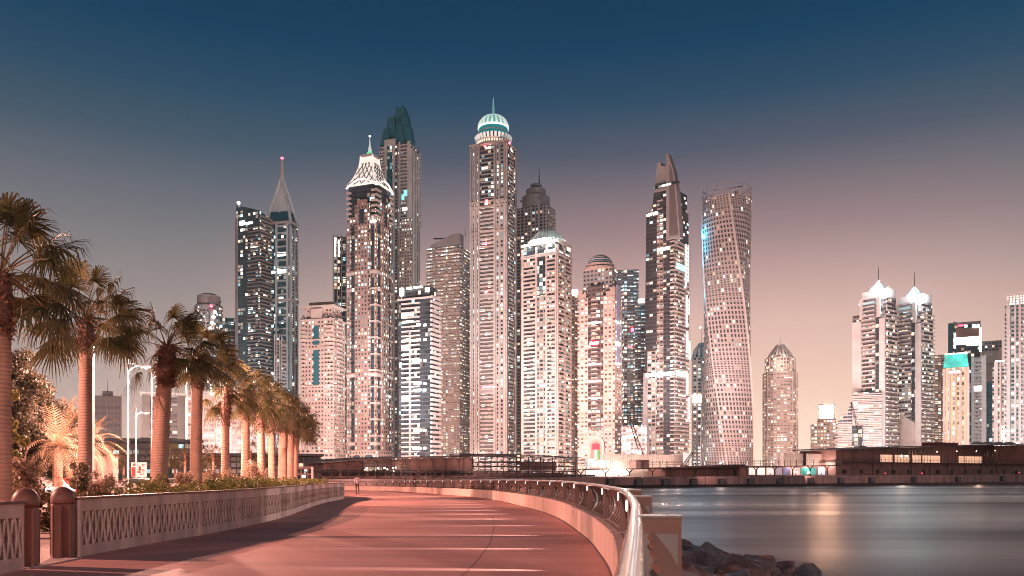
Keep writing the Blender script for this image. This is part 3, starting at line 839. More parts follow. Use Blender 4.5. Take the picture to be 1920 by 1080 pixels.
date_palm('tall thin date palm rising above the dark tree', 128, 60, 790, 2.4, 3)
# clipped hedge along the back of the wall
hc = offs([p for p in WALL if p.y > 19.5 and p.y < 66], -2.0)
cs, rr = [], []
for i, p in enumerate(hc):
    for k in range(7):
        cs.append((p.x+rs.uniform(-1.2,.9), p.y+rs.uniform(-.25,.25), gtop(p.y)+rs.uniform(.15,1.2))); rr.append(rs.uniform(.22,.32))
hr_ = thing('hedge', 'long clipped green hedge growing along the back of the lattice wall', 'hedge', (hc[0].x, hc[0].y, 0))
np_mesh('foliage', leaves(rs, cs, rr, 42000, .055), 4, M['leaf_hedge'], hr_, world=True)
cs, rr = [], []
for k in range(60): cs.append((-12.6+rs.random()*2.4, 20.4+rs.uniform(-.3,.6), rs.uniform(.1,1.0))); rr.append(.25)
h2 = thing('hedge', 'end of a reddish clipped hedge between the flower pot and the bollard', 'hedge', (-11.4, 20.5, 0))
np_mesh('foliage', leaves(rs, cs, rr, 7000, .05), 4, leafmat('reddish hedge leaves', (.08,.05,.025), (.20,.12,.06), 2), h2, world=True)
def shrub(label, x, D, ytop, wpx, m_, n, seed):
    r2 = np.random.default_rng(seed); z0 = gtop(D); H = pz(ytop,D)-z0; w = wpx/2/F*D
    r = thing('shrub', label, 'shrub', (px(x,D), D, z0), group='loose shrubs in the hedge bed')
    cs, rr = [], []; m = MB()
    for k in range(16):
        a = r2.uniform(0,6.28); f = r2.random()**.5; c = Vector((math.cos(a)*w*f, math.sin(a)*w*f*.7, H*r2.uniform(.5,.97)))
        m.tube([(0,0,0), (c.x*.5,c.y*.5,c.z*.6), c], [.02,.014,.006], 4); cs.append(c); rr.append(w*r2.uniform(.3,.6))
    np_mesh('foliage', leaves(r2, cs, rr, n, .045), 4, m_, r); m.build('stems', M['bark'], r)
for k, (x, D, yt, wp, lab) in enumerate([(192,25,885,60,'loose pale shrub right of the second palm trunk'),(345,33,888,50,'low dusty shrub between third and fourth palm'),(402,38,884,62,'round dusty shrub right of the fourth palm'),(485,48,868,46,'tall thin shrub below the warning triangle'),(148,23,868,34,'spindly shrub left of the second palm trunk'),(306,30,895,40,'small shrub at the foot of the stout palm'),(440,44,890,40,'small shrub between fifth and sixth palm')]):
    shrub(lab, x, D, yt, wp, M['leaf_dry'], 2300, 40+k)
# flower pot with a bare-stemmed plant
D = 19.6; r = thing('flower_pot', 'terracotta flower pot on the paving in the wall gap, holding a bare-stemmed plant', 'flower pot', (px(56,D), D, .004))
m = MB(); m.lathe([(.15,0),(.17,.02),(.225,.36),(.225,.37),(.245,.37),(.25,.43),(.22,.43),(.20,.39),(.01,.385)], 24); m.build('pot', mat('terracotta', (.50,.24,.17), .7, var=.12, scale=4), r, smooth=False)
r = thing('potted_plant', 'leggy plant with thick pale stems growing from the terracotta pot', 'plant', (px(56,D), D, .39))
m = MB(); cs, rr = [], []
rg = random.Random(9)
for k in range(5):
    a = k*1.26; q1 = Vector((math.cos(a)*.1, math.sin(a)*.1, .3)); q2 = q1+Vector((rg.uniform(-.12,.12)-.04, rg.uniform(-.1,.1), .3)); m.tube([(math.cos(a)*.04,math.sin(a)*.04,0), q1, q2], [.032,.026,.02], 6)
    for j in range(4):
        q3 = q2+Vector((rg.uniform(-.3,.22), rg.uniform(-.25,.25), rg.uniform(.2,.75))); m.tube([q2, q2.lerp(q3,.5)+Vector((.03,0,.03)), q3], [.017,.012,.008], 5); cs.append(q3); rr.append(.16)
m.build('stems', mat('pale bark', (.36,.22,.17), .8, var=.2), r); np_mesh('leaves', leaves(rs, cs, rr, 420, .075), 4, M['leaf_dry'], r)
# ------------------------------------------------------------------ towers of the skyline
class Tower:
    def __init__(s, label, D, x0, x1, x2=None, th=25, d=None, cat='tower', name='tower', group='towers of the skyline'):
        s.D = D; s.x0, s.x1 = x0, x1; s.x2 = x2 if x2 else x1
        xm = (s.x0+s.x2)/2; X = px(xm, D); az = math.atan2(X, D); s.k = D/F*math.cos(az)
        th = R(th) if x2 else 0
        left = x2 is not None and x2 < x0             # the side face shows on the left instead
        s.w = (x1-x0)*s.k/math.cos(th)
        s.d = d if d else (abs(x2-(x0 if left else x1))*s.k/math.sin(th) if x2 else s.w*.8)
        if left: xm = (x2+x1)/2; X = px(xm, D)
        s.left = left
        s.zg = gtop(D)
        s.o = thing(name, label, cat, (X, D, s.zg), -math.atan2(X, D) + (th if left else -th), group=group)
    def h(s, y): return pz(y, s.D) - s.zg
    def fx(s, p): return -s.w/2 + (p-s.x0)/(s.x1-s.x0)*s.w
    def sy(s, p): return -s.d/2 + (p-s.x1)/(s.x2-s.x1)*s.d if not s.left else -s.d/2 + (s.x0-p)/(s.x0-s.x2)*s.d
    def add(s, mb, name, m, parent=None, smooth=False): return mb.build(name, m, parent or s.o, smooth, uv=True)
    def body(s, m, yt, yb=905, ix=0, iy=0, name='shaft', x0=None, x1=None):
        a = -s.w/2+ix if x0 is None else s.fx(x0); b = s.w/2-ix if x1 is None else s.fx(x1)
        return s.add(MB().box(a, b, -s.d/2+iy, s.d/2-iy, s.h(yb), s.h(yt)), name, m)
    def front(s, name, m, xa, xb, yt, yb, out=.8, parent=None):
        return s.add(MB().box(s.fx(xa), s.fx(xb), -s.d/2-out, -s.d/2+.3, s.h(yb), s.h(yt)), name, m, parent)
    def side(s, name, m, xa, xb, yt, yb, out=.8, parent=None):
        a, b = sorted((s.sy(xa), s.sy(xb)))
        x = (-s.w/2-out, -s.w/2+.3) if s.left else (s.w/2-.3, s.w/2+out)
        return s.add(MB().box(x[0], x[1], a, b, s.h(yb), s.h(yt)), name, m, parent)
    def fmany(s, name, m, xs, yt, yb, out=.8, parent=None):
        for xa, xb in xs: o = s.front(name, m, xa, xb, yt, yb, out, parent)
        return o
    def smany(s, name, m, xs, yt, yb, out=.8, parent=None):
        for xa, xb in xs: o = s.side(name, m, xa, xb, yt, yb, out, parent)
        return o
    def fslabs(s, name, m, xs, yt, yb, step=3.6, th=1.2, out=1.6, parent=None):
        for xa, xb in xs:
            mb = MB(); z = s.h(yb)
            while z < s.h(yt)-.5:
                mb.box(s.fx(xa), s.fx(xb), -s.d/2-out, -s.d/2+.3, z, z+th); z += step
                if step > 7: o = s.add(mb, name, m, parent); mb = MB()
            if mb.v: o = s.add(mb, name, m, parent)
        return o
    def sslabs(s, name, m, xs, yt, yb, step=3.6, th=1.2, out=1.6, parent=None):
        for xa, xb in xs:
            mb = MB(); z = s.h(yb); a, b = sorted((s.sy(xa), s.sy(xb)))
            x = (-s.w/2-out, -s.w/2+.3) if s.left else (s.w/2-.3, s.w/2+out)
            while z < s.h(yt)-.5:
                mb.box(x[0], x[1], a, b, z, z+th); z += step
                if step > 7: o = s.add(mb, name, m, parent); mb = MB()
            if mb.v: o = s.add(mb, name, m, parent)
        return o
    def bands(s, name, m, ys, th=1.5, out=1.0):
        for y in ys:
            z = s.h(y); s.add(MB().box(-s.w/2-out, s.w/2+out, -s.d/2-out, s.d/2+out, z, z+th), name, m)
    def spire(s, name, m, p, yb, yt, r, cy=0):
        x = s.fx(p); return s.add(MB().tube([(x,cy,s.h(yb)),(x,cy,(s.h(yb)+s.h(yt))/2),(x,cy,s.h(yt))], [r,r*.6,r*.2], 8), name, m)
    def bead(s, name, m, p, y, r, cy=None):
        x = s.fx(p); z = s.h(y); cy = -s.d/2-1.2 if cy is None else cy
        return s.add(MB().lathe([(.02,z-r),(r*.8,z-r*.6),(r,z),(r*.8,z+r*.6),(.02,z+r)], 8, x, cy), name, m)
    def lamp(s, p, y, P, col, dy=-6, rad=.6):
        o = point('tower_flood', (0,0,0), P, col, rad); o.parent = s.o; o.location = (s.fx(p), -s.d/2+dy, s.h(y)); return o

M['quay_steel0'] = mat('dark drum wall', (.05,.055,.06), .6, var=0)
BEI, BRN, PNK, WHT, GRY = (.39,.30,.265), (.27,.18,.155), (.46,.34,.31), (.44,.40,.39), (.22,.205,.21)
DG, TG = (.025,.032,.04), (.02,.085,.11)
f_beige = fac('beige punched facade', BEI, DG, 3.0, 3.5, .46, .46, .16, 2.4, .5)
f_beige2 = fac('beige facade wide windows', BEI, DG, 4.4, 3.6, .58, .5, .20, 2.4, .55)
f_brown = fac('brown punched facade', BRN, DG, 3.2, 3.6, .5, .5, .26, 2.6, .4)
f_pink = fac('pink stone facade', PNK, (.09,.05,.045), 3.6, 3.6, .55, .45, .30, 2.2, .62)
f_white = fac('white facade', WHT, DG, 3.6, 3.6, .55, .5, .22, 2.4, .45)
f_glass = fac('dark curtain wall', (.05,.055,.06), DG, 2.6, 3.6, .90, .82, .035, 2.6, .45, .12)
f_glass_lit = fac('dark curtain wall with lit flats', (.06,.06,.06), DG, 3.2, 3.6, .88, .78, .16, 2.6, .5, .12)
f_teal = fac('teal curtain wall', (.07,.12,.14), TG, 2.8, 3.6, .88, .80, .10, 2.2, .3, .12)
f_grey = fac('grey facade', GRY, DG, 3.4, 3.6, .55, .5, .14, 2.4, .5)
f_ribbon = fac('ribbon windows', (.42,.33,.30), DG, 5.0, 3.6, .97, .48, .16, 2.4, .5)
f_ribbon_w = fac('white ribbon windows', (.50,.44,.41), DG, 4.2, 3.6, .95, .52, .20, 2.4, .5)
f_busy = fac('busy lit flats', (.40,.30,.26), (.07,.05,.045), 3.0, 3.6, .72, .55, .34, 2.4, .5)
f_busy_t = fac('busy lit flats mixed colours', (.20,.16,.16), (.05,.045,.05), 3.0, 3.6, .75, .55, .36, 2.6, .30)
f_gold = fac('golden lit hotel rooms', (.46,.33,.22), (.06,.05,.04), 3.6, 4.4, .44, .62, .5, 1.9, .75)
WHT_M, BEI_M, BRN_M, GRY_M, PAL = M['white_wall'], M['beige_wall'], M['brown_wall'], M['grey_wall'], M['pale_wall']
WL = (1,.90,.80); TL = (.45,1,.88)

# --- left group
t = Tower('dark glass tower with slanted roof and white star light, leftmost of the tall towers', 800, 443, 487, 509, th=42)
sh = s_ = MB(); z0 = t.h(905)
sh.prism([(-t.w/2,-t.d/2),(t.w/2,-t.d/2),(t.w/2,t.d/2),(-t.w/2,t.d/2)], z0, [t.h(385),t.h(403),t.h(412),t.h(394)]); t.add(sh, 'shaft', fac('blue curtain wall', (.06,.085,.10), (.03,.07,.085), 3.2, 3.6, .86, .72, .15, 2.6, .4, .12))
t.fslabs('balcony_stack', GRY_M, [(465,487)], 430, 900, 3.6, .9, 1.4)
t.sslabs('balcony_stack', GRY_M, [(487,509)], 409, 900, 3.6, 1.1, 1.8)
t.front('lit_window_strip', M['white_lamp'], 450, 474, 421, 425, .2); t.front('lit_window_strip', M['white_lamp'], 449, 459, 417, 420, .2)
t.bead('roof_light', M['white_lamp'], 449, 383, 1.6); t.front('corner_pier', GRY_M, 442, 446, 412, 900, 1.0)

t = Tower('slender white framed tower with steep pyramid top and red tipped mast', 850, 500, 545, 558, th=28)
PBL = mat('white frame tinted teal', (.50,.56,.58), .5, scale=.1)  # teal light on the white frame put into its colour
t.body(f_teal, 424, 905)
t.fmany('frame', PBL, [(500,502),(517,520.5),(537,541),(543.5,545)], 420, 900, 1.0); t.smany('frame', PBL, [(545,546.5),(551,552.5),(556,558)], 430, 900, 1.0)
t.fslabs('ladder_floor', PBL, [(520.5,537)], 428, 900, 7.2, 1.6, .9); t.sslabs('ladder_floor', WHT_M, [(546,558)], 430, 900, 3.6, .8, 1.2)
t.fmany('lit_bay', M['white_lamp'], [(521,537)], 509, 516, .2); t.fmany('lit_bay', M['warm_lamp'], [(506,519)], 512, 515, .2); t.fmany('lit_bay', M['white_lamp'], [(521,536)], 477, 484, .2)
t.bands('cornice', WHT_M, [424, 568], 2.6, 1.2)
mb = MB(); mb.frustum(0,0,t.w*1.0,t.d*1.0,t.h(424),t.w*.78,t.d*.78,t.h(400)); t.add(mb, 'glass_collar', M['teal_glass'])
mb = MB(); mb.frustum(0,0,t.w*.70,t.d*.70,t.h(400),1.0,1.0,t.h(335)); t.add(mb, 'pyramid', PBL)
mb = MB()
for sx in (-1,1):
    for sy_ in (-1,1): mb.bar((sx*t.w*.5,sy_*t.d*.5,t.h(424)),(sx*t.w*.41,sy_*t.d*.41,t.h(402)),2.2,2.2); mb.bar((sx*t.w*.41,sy_*t.d*.41,t.h(402)),(sx*.4,sy_*.4,t.h(332)),2.2,2.2)
mb.bar((0,-t.d*.36,t.h(402)),(0,-.5,t.h(338)),1.6,1.6)
t.add(mb, 'pyramid_legs', PBL)
t.add(MB().tube([(0,0,t.h(345)),(0,0,t.h(322)),(0,0,t.h(299))],[2.6,1.8,1.2],8), 'mast', WHT_M)
t.add(MB().lathe([(.1,t.h(299)),(1.7,t.h(297.5)),(1.7,t.h(295.5)),(.1,t.h(294))],8), 'beacon_light', M['red_lamp'])
t = Tower('short white finned block standing in front of the pyramid tower', 780, 514, 537, d=16)
t.body(f_grey, 640); t.fmany('fin', WHT_M, [(514,516),(518.5,520),(523,524.5),(527,529)], 630, 900, 2); t.fslabs('balcony_stack', WHT_M, [(529,537)], 645, 900, 3.6, 1.2, 1.6)

t = Tower('beige residential tower with round gable window, behind the last palms', 700, 565, 626, 648, th=28)
t.body(f_beige, 605, 905); t.body(f_beige, 580, 606, 3.0, 3.0, 'upper_storeys'); t.body(BEI_M, 569, 581, 5, 5, 'roof_block')
t.bands('cornice', PAL, [605, 580, 642, 728, 823], 1.3, .8)
t.front('glazed_slot', M['teal_glass'], 588, 598, 615, 650, .25); t.front('glazed_slot', M['teal_glass'], 588, 598, 660, 728, .25)
t.front('gable', PAL, 583, 603, 583, 606, -1.6)
mb = MB(); n = 20; zc = t.h(594); xc = t.fx(592.5); mb.slab_y([(xc+2.4*math.cos(2*math.pi*k/n), zc+2.4*math.sin(2*math.pi*k/n)) for k in range(n)], -t.d/2+.5, -t.d/2+1.3); t.add(mb, 'round_window', M['dark_glass'])
t.fslabs('balcony_stack', PAL, [(566,574),(611,625)], 612, 880, 3.6, 1.0, 1.5); t.sslabs('balcony_stack', PAL, [(632,640)], 600, 880, 3.6, 1.0, 1.5)
mb = MB()
for xx in (567,610,624):
    mb.frustum(t.fx(xx),-t.d/2+2,5,5,t.h(605),.4,.4,t.h(592))
t.add(mb, 'corner_turrets', GRY_M)
t.add(MB().box(-t.w/2-5,t.w/2+3,-t.d/2-5,t.d/2,t.h(905),t.h(843)),'podium',f_beige2)
mb = MB()
for xx in (575,590,605,618):
    n=10; xc=t.fx(xx); zc=t.h(870); pts=[(xc-2.2,t.h(893)),(xc+2.2,t.h(893))]+[(xc+2.2*math.cos(math.pi*k/n), zc+2.2*math.sin(math.pi*k/n)) for k in range(n+1)]; mb.slab_y(pts,-t.d/2-5.3,-t.d/2-4.8)
t.add(mb,'arched_openings',M['dark_glass'])

t = Tower('narrow grey tower with tall lit panes, squeezed behind the lattice crowned tower', 900, 624, 650, d=25)
t.body(f_glass_lit, 450); t.fmany('pier', WHT_M, [(624,627),(632,633.5),(639,641),(648,650)], 446, 900, 1.0); t.fslabs('ladder_floor', WHT_M, [(641,650)], 452, 900, 7.2, 1.6, .8)
t.fmany('lit_panes', M['warm_lamp'], [(627.5,630),(634,637)], 456, 487, .3)

# --- tower with the lattice crown
t = Tower('brown tower with glowing white lattice crown, curved ribs and green-based spire', 720, 652, 705, 735, th=32)
t.body(f_glass, 356, 420, .8, .8, 'upper_shaft'); t.body(f_brown, 418, 905)
t.front('brown_bay', f_brown, 667, 694, 392, 905, 1.4); t.front('bay_cap', BRN_M, 671, 689, 384, 393, 1.2); t.front('glazed_slot', M['dark_glass'], 676, 685, 402, 428, 1.6)
t.side('brown_bay', f_brown, 714, 727, 388, 905, 1.4); t.side('glazed_slot', M['dark_glass'], 719, 723, 402, 428, 1.6)
t.fmany('glass_recess', f_glass, [(659,666),(695,701)], 430, 845, .1); t.smany('glass_recess', f_glass, [(708,713),(728,732)], 430, 845, .1)
t.fslabs('balcony_stack', PAL, [(651,659),(697,706)], 360, 418, 4.6, 1.6, 1.6); t.sslabs('balcony_stack', PAL, [(703,712),(730,736)], 360, 418, 4.6, 1.6, 1.6)
t.fslabs('belt_course', PAL, [(651,659),(694,706)], 530, 850, 14.4, 1.3, 1.0); t.sslabs('belt_course', PAL, [(704,713),(728,736)], 530, 850, 14.4, 1.3, 1.0)
t.bands('cornice', PAL, [521, 710, 836], 2.6, 1.0); t.bands('cornice', BRN_M, [418, 517, 706], 1.8, .7)
hb, ht = t.h(354), t.h(296)
def flare(u): return 1.0 - .60*math.sin(math.pi/2*u)**.8          # half width of the bell crown from base to top
prof = [(u, flare(u)) for u in [i/14 for i in range(15)]]
def crown_pt(a, b, u):                                # a,b in -1..1 on the plan square
    f = flare(u)*1.04; return (a*t.w/2*f, b*t.d/2*f, hb+(ht-hb)*u)
mb = MB(); 
for i in range(14):
    for (p, q) in (((-1,-1),(1,-1)),((1,-1),(1,1)),((1,1),(-1,1)),((-1,1),(-1,-1))):
        mb.face([tuple(Vector(crown_pt(*p,prof[i][0]))*1)] + [crown_pt(*q,prof[i][0]), crown_pt(*q,prof[i+1][0]), crown_pt(*p,prof[i+1][0])])
crown = t.add(mb, 'lattice_crown', mat('glowing crown skin', (.75,.70,.66), .6, var=.05, emit=(1,.88,.78), estr=.8))  # light inside the crown put into the skin as glow
mb = MB()
for (p, q) in (((-1,-1),(1,-1)),((1,-1),(1,1))):
    for k in range(-6, 9, 2):
        for sgn in (1,-1):
            pts = []
            for i in range(9):
                u = i/8; a = (k/8 + sgn*u*.75) if sgn > 0 else (k/8 + .75 - u*.75 )
                if 0 <= a <= 1 and u < .8:
                    c = Vector(crown_pt(p[0]+(q[0]-p[0])*a, p[1]+(q[1]-p[1])*a, u)); nn = Vector((p[0]+q[0], p[1]+q[1], .3)).normalized(); pts.append(c+nn*.5)
            if len(pts) > 1: mb.tube(pts, .34, 4, cap=False)
t.add(mb, 'lattice_bars', M['dark_steel'], crown)
mb = MB()
for p in ((-1,-1),(1,-1),(1,1),(-1,1)):
    mb.tube([Vector(crown_pt(p[0],p[1],u))*1 for u, _ in prof], .75, 6)
for (p, q) in (((-1,-1),(1,-1)),((1,-1),(1,1))):
    mb.tube([Vector(crown_pt(p[0]+(q[0]-p[0])*a, p[1]+(q[1]-p[1])*a, 0))+Vector(((p[0]+q[0])*.4,(p[1]+q[1])*.4,7*math.sin(math.pi*a)-3)) for a in [i/10 for i in range(11)]], .8, 6)
t.add(mb, 'lit_ribs', mat('glowing white rib', (.8,.75,.7), .5, var=0, emit=(1,.85,.78), estr=.75), crown)  # lighting of the ribs put in as their own glow
t.add(MB().box(-t.w*.21,t.w*.21,-t.d*.21,t.d*.21,ht-1,ht+1.5), 'crown_platform', WHT_M)
t.add(MB().lathe([(.2,ht+1.4),(2.4,ht+2.2),(2.9,ht+3.6),(2.2,ht+5),(.8,ht+5.6),(.4,ht+6)],12), 'green_orb', M['green_lamp'])
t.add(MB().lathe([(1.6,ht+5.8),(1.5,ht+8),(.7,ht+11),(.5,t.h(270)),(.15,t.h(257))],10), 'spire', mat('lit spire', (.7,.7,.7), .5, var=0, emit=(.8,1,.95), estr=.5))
t.add(MB().lathe([(.1,t.h(257)),(.9,t.h(256)),(.9,t.h(255)),(.1,t.h(254))],8), 'beacon_light', M['white_lamp'])
t.front('lit_ledge', M['white_lamp'], 696, 705, 425, 428, 1.7); 
mb = MB(); n = 12
for xx, ww in ((672,7),(694,8)):
    xc=t.fx(xx); zc=t.h(858); mb.slab_y([(xc-ww*.45,t.h(890)),(xc+ww*.45,t.h(890))]+[(xc+ww*.45*math.cos(math.pi*k/n), zc+ww*.3*math.sin(math.pi*k/n)) for k in range(n+1)],-t.d/2-2.4,-t.d/2-1.6)
t.add(mb,'arched_gate',M['dark_glass']); t.add(MB().box(-t.w/2-1.5,t.w/2+1.5,-t.d/2-1.5,t.d/2,t.h(905),t.h(846)),'podium',f_beige)

# --- teal crowned tower behind
t = Tower('tall striped tower with dark teal faceted crown, behind the lattice crowned one', 870, 711, 769, 788, th=25)
t.body(f_grey, 280); t.fmany('pier', WHT_M, [(722,726),(737,740.5),(748,751),(764,769)], 277, 905, 1.2); t.smany('pier', WHT_M, [(769,771),(774,775.5),(779,780.5),(784,785.5)], 290, 905, 1.2)
t.fmany('glass_strip', f_teal, [(726,737)], 282, 540, .3); t.fslabs('balcony_stack', WHT_M, [(711,722),(751,764)], 282, 418, 3.7, 1.0, 1.3); t.sslabs('balcony_stack', WHT_M, [(785,789)], 282, 420, 3.7, 1.0, 1.3)
t.front('lower_bay', f_beige, 748, 772, 421, 905, 1.6)
t.front('roof_cornice', WHT_M, 722, 742, 270, 281, 1.6)
m_tc = mat('teal crown cladding', (.03,.15,.18), .35, .2, var=.1, scale=.2)
for pts, y0, y1 in (([(733,278),(735,222),(738,203),(744,211),(750,203),(758,226),(764,278)],-.25,.1),([(719,278),(724,225),(736,224),(741,278)],-.36,.0),([(712,278),(719,247),(728,246),(729,278)],-.46,.0),([(753,278),(750,228),(760,226),(766,278)],-.36,-.02),([(761,278),(759,250),(766,247),(772,278)],-.47,-.12),([(738,278),(742,240),(750,236),(757,278)],-.42,.1)):
    mb = MB(); mb.slab_y([(t.fx(x), t.h(y)) for x, y in pts], t.d*y0, t.d*y1); t.add(mb, 'crown_blade', m_tc)
t.front('lit_emblem', M['teal_lamp'], 754, 758, 375, 384, 1.5); t.front('lit_emblem', M['teal_lamp'], 758, 764, 367, 377, 1.5)
t.front('lit_window', M['warm_lamp'], 756, 763, 399, 405, 1.5)
# --- dark tower with lit crown
t = Tower('dark mid-height tower with white balcony lines and a brightly lit roof box', 680, 748, 806, 823, th=30)
t.body(f_glass, 565); t.body(f_glass, 541, 566, 1.5, 1.5, 'roof_box')
t.front('roof_lights', M['white_lamp'], 750, 756, 541, 556, .2); t.front('roof_lights', M['white_lamp'], 762, 772, 541, 545, .2); t.front('roof_lights', M['white_lamp'], 776, 791, 541, 544, .2); t.front('roof_lights', M['warm_lamp'], 797, 805, 545, 553, .2)
t.bands('cornice', WHT_M, [565], 1.4, 1.0)
t.fslabs('balcony_stack', WHT_M, [(754,788)], 568, 900, 3.9, 1.1, 1.6); t.sslabs('balcony_stack', WHT_M, [(806,824)], 556, 900, 3.9, 2.1, 2.0); t.front('mast_strip', PAL, 769, 771, 625, 900, 2.0)
for (a,b,y) in ((753,776,593),(755,776,606),(781,789,613),(753,789,641),(753,769,653),(754,770,667),(773,790,680),(776,790,721),(775,790,734),(754,770,748),(776,792,808),(774,790,842)):
    t.front('lit_balcony', M['warm_lamp'], a, b, y-2.5, y+1.5, .35)
for y in (614,641,680,722,734,808,841): t.front('lit_window', M['warm_lamp'], 794, 799, y-2, y+2, .2)
t.front('blue_light_strip', M['teal_lamp'], 750, 753, 680, 690, .5)
# --- tower under a crane
t = Tower('pale balconied tower with sloping roof screen and construction crane jib on top', 830, 800, 862, 882, th=25)
t.body(f_busy, 470); t.fslabs('balcony_stack', PAL, [(799,815),(818,836),(839,863)], 470, 900, 3.6, 1.1, 1.5); t.sslabs('balcony_stack', PAL, [(864,882)], 476, 900, 3.6, 1.1, 1.5)
mb = MB(); mb.slab_y([(t.fx(804),t.h(472)),(t.fx(862),t.h(472)),(t.fx(862),t.h(447)),(t.fx(846),t.h(447)),(t.fx(826),t.h(455)),(t.fx(806),t.h(464))],-t.d/2+1,-t.d/2+9); t.add(mb,'roof_screen',GRY_M)
t.bands('cornice', BEI_M, [597, 698, 797], 4, .6); t.spire('antenna', M['dark_steel'], 862, 447, 430, .4)
cr = thing('crane', 'thin construction crane with level jib on the sloping roofed tower', 'crane', (px(855,832), 832, pz(455,832)), group='construction cranes')
mb = MB(); s_ = 832/F; mb.box(-.8,.8,-.8,.8,0,7*s_); mb.bar((-42*s_,0,7.5*s_),(8*s_,0,7.5*s_),1.0,1.3); mb.bar((0,0,7*s_),(0,0,12*s_),1.2,1.2); mb.bar((0,0,12*s_),(-30*s_,0,8*s_),.3,.3); mb.build('mast', M['dark_steel'], cr)

# --- the tallest tower; floodlight on its dome, fins and spire put in as glow
t = Tower('tallest tower, with green lit dome, white fin ring and thin spire', 760, 882, 948, 968, th=23)
f_pr = fac('tallest tower punched piers', (.35,.30,.285), DG, 4.0, 3.7, .5, .6, .17, 2.6, .4)
f_prc = fac('tallest tower dark bay', (.12,.10,.10), DG, 3.2, 3.7, .9, .6, .15, 2.6, .4)
t.body(fac('tallest tower upper piers', (.22,.215,.22), DG, 4.0, 3.7, .5, .6, .15, 2.6, .4), 280, 390, .7, .7, 'upper_shaft'); t.body(f_pr, 387, 905)
t.fmany('dark_bay', f_prc, [(899,926)], 284, 905, .25); t.smany('dark_bay', f_prc, [(953,962)], 284, 905, .25)
P9 = [(882,884.5),(890,892.5),(897,900),(926,929),(935,937.5),(945.5,948)]
t.fmany('pier', GRY_M, P9, 282, 387, 1.0); t.fmany('pier', PAL, P9, 388, 905, 1.1); t.smany('pier', BEI_M, [(948,950),(966,968)], 282, 905, 1.1)
t.fslabs('balcony_stack', GRY_M, [(903,924)], 292, 380, 3.7, .8, 1.1); t.fslabs('balcony_stack', PAL, [(901,926)], 396, 880, 3.7, 1.4, 1.3); t.sslabs('balcony_stack', PAL, [(954,961)], 292, 880, 3.7, 1.1, 1.2)
t.bands('cornice', BEI_M, [280, 387, 396, 443], 1.6, .9)
t.front('mechanical_floor', GRY_M, 900, 927, 555, 565, .9); t.front('mechanical_floor', GRY_M, 900, 927, 727, 740, .9)
def T9L(prof, name, m, n=28, smooth=False): return t.add(MB().lathe([(r*t.k, t.h(y)) for r, y in prof], n), name, m, smooth=smooth)
T9L([(34,281),(33,277),(31,277),(31,270),(30,270)], 'ring_base', BEI_M)
mb = MB()
for k in range(40):
    a = 2*math.pi*k/40; r0 = 31*t.k
    mb.bar((r0*math.cos(a),r0*math.sin(a),t.h(277)),(r0*math.cos(a),r0*math.sin(a),t.h(271)),1.4,.8)
t.add(mb,'ring_windows',mat('lit ring window', (.7,.6,.5), .5, var=0, emit=(1,.86,.68), estr=.8))
T9L([(30,270),(33,268.5),(33,268)], 'ring_shelf', BEI_M)
mb = MB()
for k in range(30):
    a = 2*math.pi*k/30; d_ = Vector((math.cos(a),math.sin(a),0)); mb.bar(d_*31.5*t.k+Vector((0,0,t.h(269))), d_*34.5*t.k+Vector((0,0,t.h(260))), 2.2, 1.0)
t.add(mb,'fin_ring',mat('glowing white fins', (.8,.8,.78), .5, var=0, emit=(.85,1,.94), estr=.22))
T9L([(31,269),(31,259),(29,258)], 'fin_drum', M['quay_steel0'])
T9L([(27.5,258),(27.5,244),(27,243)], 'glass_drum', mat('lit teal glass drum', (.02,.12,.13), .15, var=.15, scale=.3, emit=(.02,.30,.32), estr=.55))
T9L([(28,252),(28.2,251.5),(28.2,250.5),(28,250)], 'drum_ring', WHT_M)
T9L([(29,243.5),(29.5,242),(28.5,240)], 'dome_ledge', mat('glowing dome ledge', (.8,.8,.78), .5, var=0, emit=(.8,1,.93), estr=.8))
dome = T9L([(27.5*math.cos(a), 241-23.5*math.sin(a)) for a in [i*math.pi/24 for i in range(12)]]+[(1.5,217.3)], 'dome', mat('glowing green dome', (.10,.32,.27), .3, var=.1, emit=(.22,.62,.54), estr=.55), smooth=True)
mb = MB()
for k in range(20):
    a = 2*math.pi*k/20
    mb.tube([Vector((27.8*t.k*math.cos(b)*math.cos(a), 27.8*t.k*math.cos(b)*math.sin(a), t.h(241-23.8*math.sin(b)))) for b in [i*math.pi/22 for i in range(11)]], [1.1,1.05,1,.95,.9,.85,.8,.7,.6,.5,.4], 5)
t.add(mb,'dome_ribs',mat('glowing dome ribs', (.8,.85,.8), .5, var=0, emit=(.82,1,.92), estr=.5),dome)
T9L([(4.2,218),(3.6,214),(2.4,212),(2.2,200),(1.5,198),(1.2,188),(.3,182)], 'spire', mat('glowing teal spire', (.2,.4,.4), .4, var=0, emit=(.25,.6,.6), estr=.35), 10)
T9L([(1.7,206),(1.8,203),(1.2,200)], 'spire_band', WHT_M, 10)
for p, y in ((911,284.5),(956,286),(914,385),(913,463),(912,465),(915,552),(912,554),(917,728),(908,729),(926,729)): t.bead('beacon_light', M['red_lamp'], p, y, 1.2, cy=-t.d/2-1.8)
t.front('red_strip', M['red_lamp'], 906, 930, 727.5, 729, 1.5)
t.front('roof_floodlight', M['white_lamp'], 888, 906, 853, 857, 3); 
